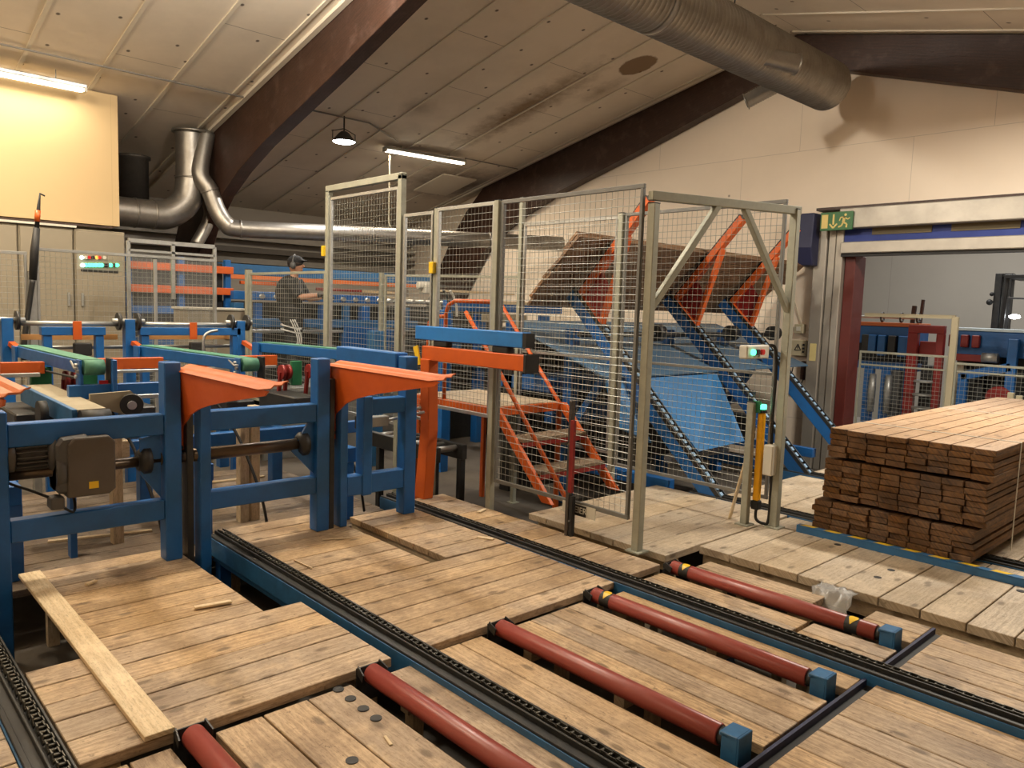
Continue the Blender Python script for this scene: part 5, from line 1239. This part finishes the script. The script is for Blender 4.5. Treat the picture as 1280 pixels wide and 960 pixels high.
for s_ in (-1, 1): ey_.ball(PP(.122, s_*.03, 1.645), .009, 8, 6)
ey_.build('eyes', RUBBER, person)
# ================================================================== NEXT ROOM THROUGH THE DOOR
YF_ = 12.5
t = thing('planer_line', 'blue planer infeed machine with rollers seen through the roller door, left part', 'machine', (-5.0, YF_, FZ))
def fx(px): return atp(px, 430, y=YF_).x
XL0, XM, XR0 = -6.6, fx(1147), fx(1280)+2.5
MB().box(XL0, XM-.02, YF_, YF_+.5, 1.28, 1.56).build('housing', BLUE, t, .01)
MB().box(XL0, XM, YF_-.02, YF_+.5, 1.56, 1.62).build('orange_top', SALMON, t, .005)
MB().cyl((XL0, YF_+.1, 1.70), (fx(1145), YF_+.1, 1.70), .02, 10).build('steel_bar', GALV, t)
for px in (1098, 1122, 1143): MB().tube([(fx(px), YF_+.08+.07*math.cos(a), 1.70+.07*math.sin(a)) for a in [2*PI*i/16 for i in range(17)]], .014, 8).build('ring_guide', BLACK, t)
for i, px in enumerate((1085, 1093, 1105, 1118, 1131, 1140)):
    MB().box(fx(px)-.06, fx(px)+.06, YF_-.12, YF_, 1.10+.03*(i % 2), 1.42).build('drive_box', BLUE if i % 3 else BLACK, t, .01)
MB().box(XL0, XM, YF_, YF_+.45, .88, 1.0).build('lower_beam', BLUE, t, .006)
MB().box(XL0, XM, YF_+.25, YF_+.5, .95, 1.28).build('dark_panel', BLACK, t)
for px in (1088, 1110, 1124, 1139): MB().box(fx(px)-.07, fx(px)+.07, YF_, YF_+.12, FZ, .9).build('leg', BLUE if px != 1124 else MOTOR, t, .005)
for px in (1096, 1116): MB().tube([(fx(px), YF_-.05, z_) for z_ in (.2, .55, .8)], [.05, .06, .05], 12).build('air_spring', GALV, t)
t = thing('red_portal', 'dark red portal frame over the far blue machine line', 'portal frame', (fx(1166), YF_-.2, FZ))
xa, xb_ = fx(1151), fx(1183)
m = MB().box(xa-.09, xa+.05, YF_-.3, YF_-.2, FZ, 1.48).box(xb_-.05, xb_+.05, YF_-.3, YF_-.2, FZ, 1.48).box(xa-.09, xb_+.05, YF_-.3, YF_-.2, 1.481, 1.60)
m.build('frame', REDM, t, .006)
for x_ in (xa, xb_): MB().prism([(x_-.15, YF_-.28, FZ), (x_+.15, YF_-.28, FZ), (x_+.05, YF_-.28, FZ+.35), (x_-.05, YF_-.28, FZ+.35)], (0, .05, 0)).build('foot', REDM, t)
MB().box(xa+.06, xb_-.06, YF_-.22, YF_-.15, 1.16, 1.36).build('panel', REDM, t, .004)
MB().box(xa+.08, xb_-.1, YF_-.15, YF_+.1, FZ, 1.0).build('gear_column', BLACK, t, .01)
for z_ in (.35, .55, .75): MB().cyl(((xa+xb_)/2, YF_-.24, z_), ((xa+xb_)/2, YF_-.24, z_+.03), .15, 20).build('disc', GALV, t)
t = thing('planer_line', 'long blue conveyor bed with red clamps seen through the roller door, right part', 'machine', (-2.5, YF_, FZ))
MB().box(xb_+.08, XR0, YF_, YF_+.5, 1.18, 1.54).build('housing', BLUE, t, .01)
MB().box(xb_+.08, XR0, YF_-.02, YF_+.5, 1.54, 1.585).build('top_strip', paint('pale_steel_blue', (.45, .55, .62), .4, metal=.4), t, .004)
for px in (1192, 1207, 1221): MB().box(fx(px)-.05, fx(px)+.05, YF_-.08, YF_, 1.30, 1.48).build('red_clamp', REDM, t, .01)
MB().box(xb_+.08, fx(1232), YF_-.05, YF_, 1.10, 1.20).build('red_beam', REDM, t, .005)
MB().cyl((fx(1232), YF_-.1, 1.17), (fx(1252), YF_-.1, 1.17), .07, 18).build('motor', GALV, t)
xg0, xg1 = fx(1208), fx(1270)
m = MB().bar((xg0, YF_-.1, .88), (xg1, YF_-.1, 1.06), .10, .12).bar((xg0, YF_-.1, .32), (xg1+.3, YF_-.1, .32), .10, .12).bar((xg0+.03, YF_-.1, .26), (xg0+.03, YF_-.1, .92), .12, .10, (0, 1, 0)).bar((xg1, YF_-.1, FZ), (xg1, YF_-.1, 1.45), .12, .10, (0, 1, 0))
m.build('swing_frame', BLUE, t, .006)
for px in (1200, 1225, 1245, 1275): MB().box(fx(px)-.05, fx(px)+.05, YF_+.1, YF_+.2, FZ, 1.2).build('leg', BELT if px == 1200 else BLACK, t, .005)
MB().cyl((fx(1259), YF_-.2, .62), (fx(1259), YF_-.12, .62), .16, 24).build('red_disc', REDM, t)
MB().box(xb_+.1, XR0, YF_+.3, YF_+.5, .2, 1.2).build('dark_panel', BLACK, t)
YG = 11.4
def gx(px, py=450): return atp(px, py, y=YG).x
for px, z1, w_, nm in ((1190, 1.73, .08, 'cream fence post beside the red portal in the next room'), (1268, .78, .07, 'short cream post before the red disc, left of two'), (1279, .75, .07, 'short cream post before the red disc, right of two')):
    tag(MB().box(gx(px)-w_/2, gx(px)+w_/2, YG-.03, YG+.03, FZ, z1).build('fence_post', CREAM, None, .004), nm, 'fence post')
tag(MB().box(gx(1077), gx(1190), YG-.02, YG+.02, 1.70, 1.75).build('fence_rail', CREAM), 'cream top rail of the fence in the next room', 'fence rail')
panel('mesh fence panel in the next room, left of the cream fence post', (gx(1074), YG), (gx(1186), YG), -.2, 1.20, FENCE, cell=(.055, .06), mid=1.0)
panel('mesh fence panel in the next room, right of the cream fence post', (gx(1194), YG), (gx(1194)+1.35, YG), -.2, 1.12, FENCE, cell=(.055, .06), mid=1.0)
random.seed(11)
for k in range(9):
    x_, y_ = random.uniform(-5.2, -3.6), random.uniform(11.6, 13.4); a_ = random.uniform(-.5, .8)
    tag(MB().bar((x_, y_, FZ+.05+.02*k), (x_+math.cos(a_)*.8, y_+math.sin(a_)*.8, FZ+.06+.02*k), .10, .015).build('waste_board', WHITE if k % 2 else PALE),
        'whitish waste board piece strewn on the floor of the next room', 'board', 'waste boards on the floor of the next room')
for px, w_ in ((1137, .06), (1147, .04)):
    a = atp(px, 400, y=13.2); tag(MB().bar((a.x-.05, 13.2, FZ+.03), (a.x+.06, 13.2, 2.0 if px > 1140 else 1.9), w_, .05, (0, 1, 0)).build('brown_pole', GLUE), 'brown pole rising behind the ring guides, %s' % ('taller with black top' if px > 1140 else 'shorter'), 'pole')
# forklift
YK = 14.6
fk = thing('forklift', 'dark forklift with tall mast seen at the right of the door opening', 'forklift', (-2.6, YK, FZ))
def kx(px): return atp(px, 380, y=YK).x
zt_ = atp(1250, 342, y=YK).z
for px, w_ in ((1247, .10), (1259, .12)): MB().box(kx(px)-w_/2, kx(px)+w_/2, YK-.08, YK+.08, FZ+.1, zt_).build('mast_rail', BLACK, fk, .006)
m = MB().box(kx(1245), kx(1262), YK-.05, YK+.05, zt_-.06, zt_).box(kx(1245), kx(1262), YK-.05, YK+.05, 1.0, 1.08)
m.build('mast_crosshead', BLACK, fk, .004)
for k in (0, 1): MB().cyl(((kx(1247)+kx(1259))/2-.03+.06*k, YK, FZ+.2), ((kx(1247)+kx(1259))/2-.03+.06*k, YK, zt_-.1), .018, 10).build('lift_cylinder', GALV, fk)
zr = atp(1270, 352, y=YK).z
m = MB().bar((kx(1263), YK, zr+.06), (kx(1263)+1.5, YK, zr+.06), .9, .06).bar((kx(1263), YK-.4, 1.2), (kx(1266), YK-.4, zr+.03), .05, .05, (0, 1, 0)).bar((kx(1263)+1.45, YK-.4, .9), (kx(1263)+1.3, YK-.4, zr+.03), .06, .06, (0, 1, 0)).bar((kx(1263), YK-.4, zr-.28), (kx(1263)+.9, YK-.4, zr-.30), .03, .03)
m.build('overhead_guard', BLACK, fk, .006)
m = MB().prism([(kx(1263), YK-.45, FZ+.25), (kx(1263)+1.9, YK-.45, FZ+.25), (kx(1263)+1.9, YK-.45, 1.3), (kx(1263)+1.0, YK-.45, 1.35), (kx(1263)+.5, YK-.45, .6), (kx(1263), YK-.45, .9)], (0, .9, 0))
m.build('chassis', MOTOR, fk, .02)
for x_ in (kx(1263)+.25, kx(1263)+1.5):
    for y_ in (YK-.5, YK+.38): MB().cyl((x_, y_, FZ+.27), (x_, y_+.16, FZ+.27), .25, 28).build('wheel', RUBBER, fk)
MB().box(kx(1263)+.55, kx(1263)+.95, YK-.25, YK+.25, .7, 1.2).build('seat', RUBBER, fk, .04)
for dz in (-.2, 0): MB().box(kx(1247)-.42, kx(1247)-.05, YK-.3, YK-.2, FZ+.06, FZ+.10).build('fork', BLACK, fk) if dz else None
MB().ball((kx(1239), YK-.1, atp(1240, 378, y=YK).z), .05, 12, 8).ball((kx(1241), YK-.1, atp(1240, 368, y=YK).z), .035, 12, 8).bar((kx(1239), YK-.1, atp(1240, 378, y=YK).z), (kx(1247), YK-.05, atp(1240, 376, y=YK).z), .02, .02).build('work_lamp', RUBBER, fk)
MB().ball((kx(1263)+.15, YK-.3, atp(1265, 396, y=YK).z), .06, 12, 8, (1.4, 1, .6)).build('headlamp', HALO, fk)
# ================================================================== LIGHT
W = bpy.data.worlds.new('world'); S.world = W; W.use_nodes = True
W.node_tree.nodes['Background'].inputs[0].default_value = (1, .88, .72, 1); W.node_tree.nodes['Background'].inputs[1].default_value = .07
WARM = (1, .84, .62); NEUT = (1, .91, .78)
light('ridge_lamp', (-5.9, 3.3, 4.95), 380, .16, NEUT, typ='POINT')
light('hall_lamp', (-5.9, .2, 4.6), 230, .3, WARM, typ='POINT')
light('hall_lamp', (-4.5, 4.95, 4.6), 215, .3, NEUT, typ='POINT')
light('hall_lamp', (-1.5, 7.8, 4.1), 215, 1.4, NEUT, sy=.3)
light('hall_lamp', (-8.8, 1.0, 4.4), 110, 1.4, WARM, sy=.3)
light('hall_lamp', (-1.4, -1.2, 4.2), 30, 1.4, WARM, sy=.3)
light('next_room_lamp', (-4.5, 13.6, 4.5), 115, 1.6, (1, .97, .92), sy=.3)
light('next_room_lamp', (-1.0, 14.5, 4.5), 90, 1.6, (1, .97, .92), sy=.3)
vs = S.view_settings; vs.view_transform = 'Standard'; vs.look = 'None'; vs.gamma = 1; vs.use_curve_mapping = False; vs.exposure = 0.30
S.cycles.use_denoising = True; S.cycles.max_bounces = 6; S.cycles.caustics_reflective = False; S.cycles.caustics_refractive = False; S.cycles.sample_clamp_indirect = 6
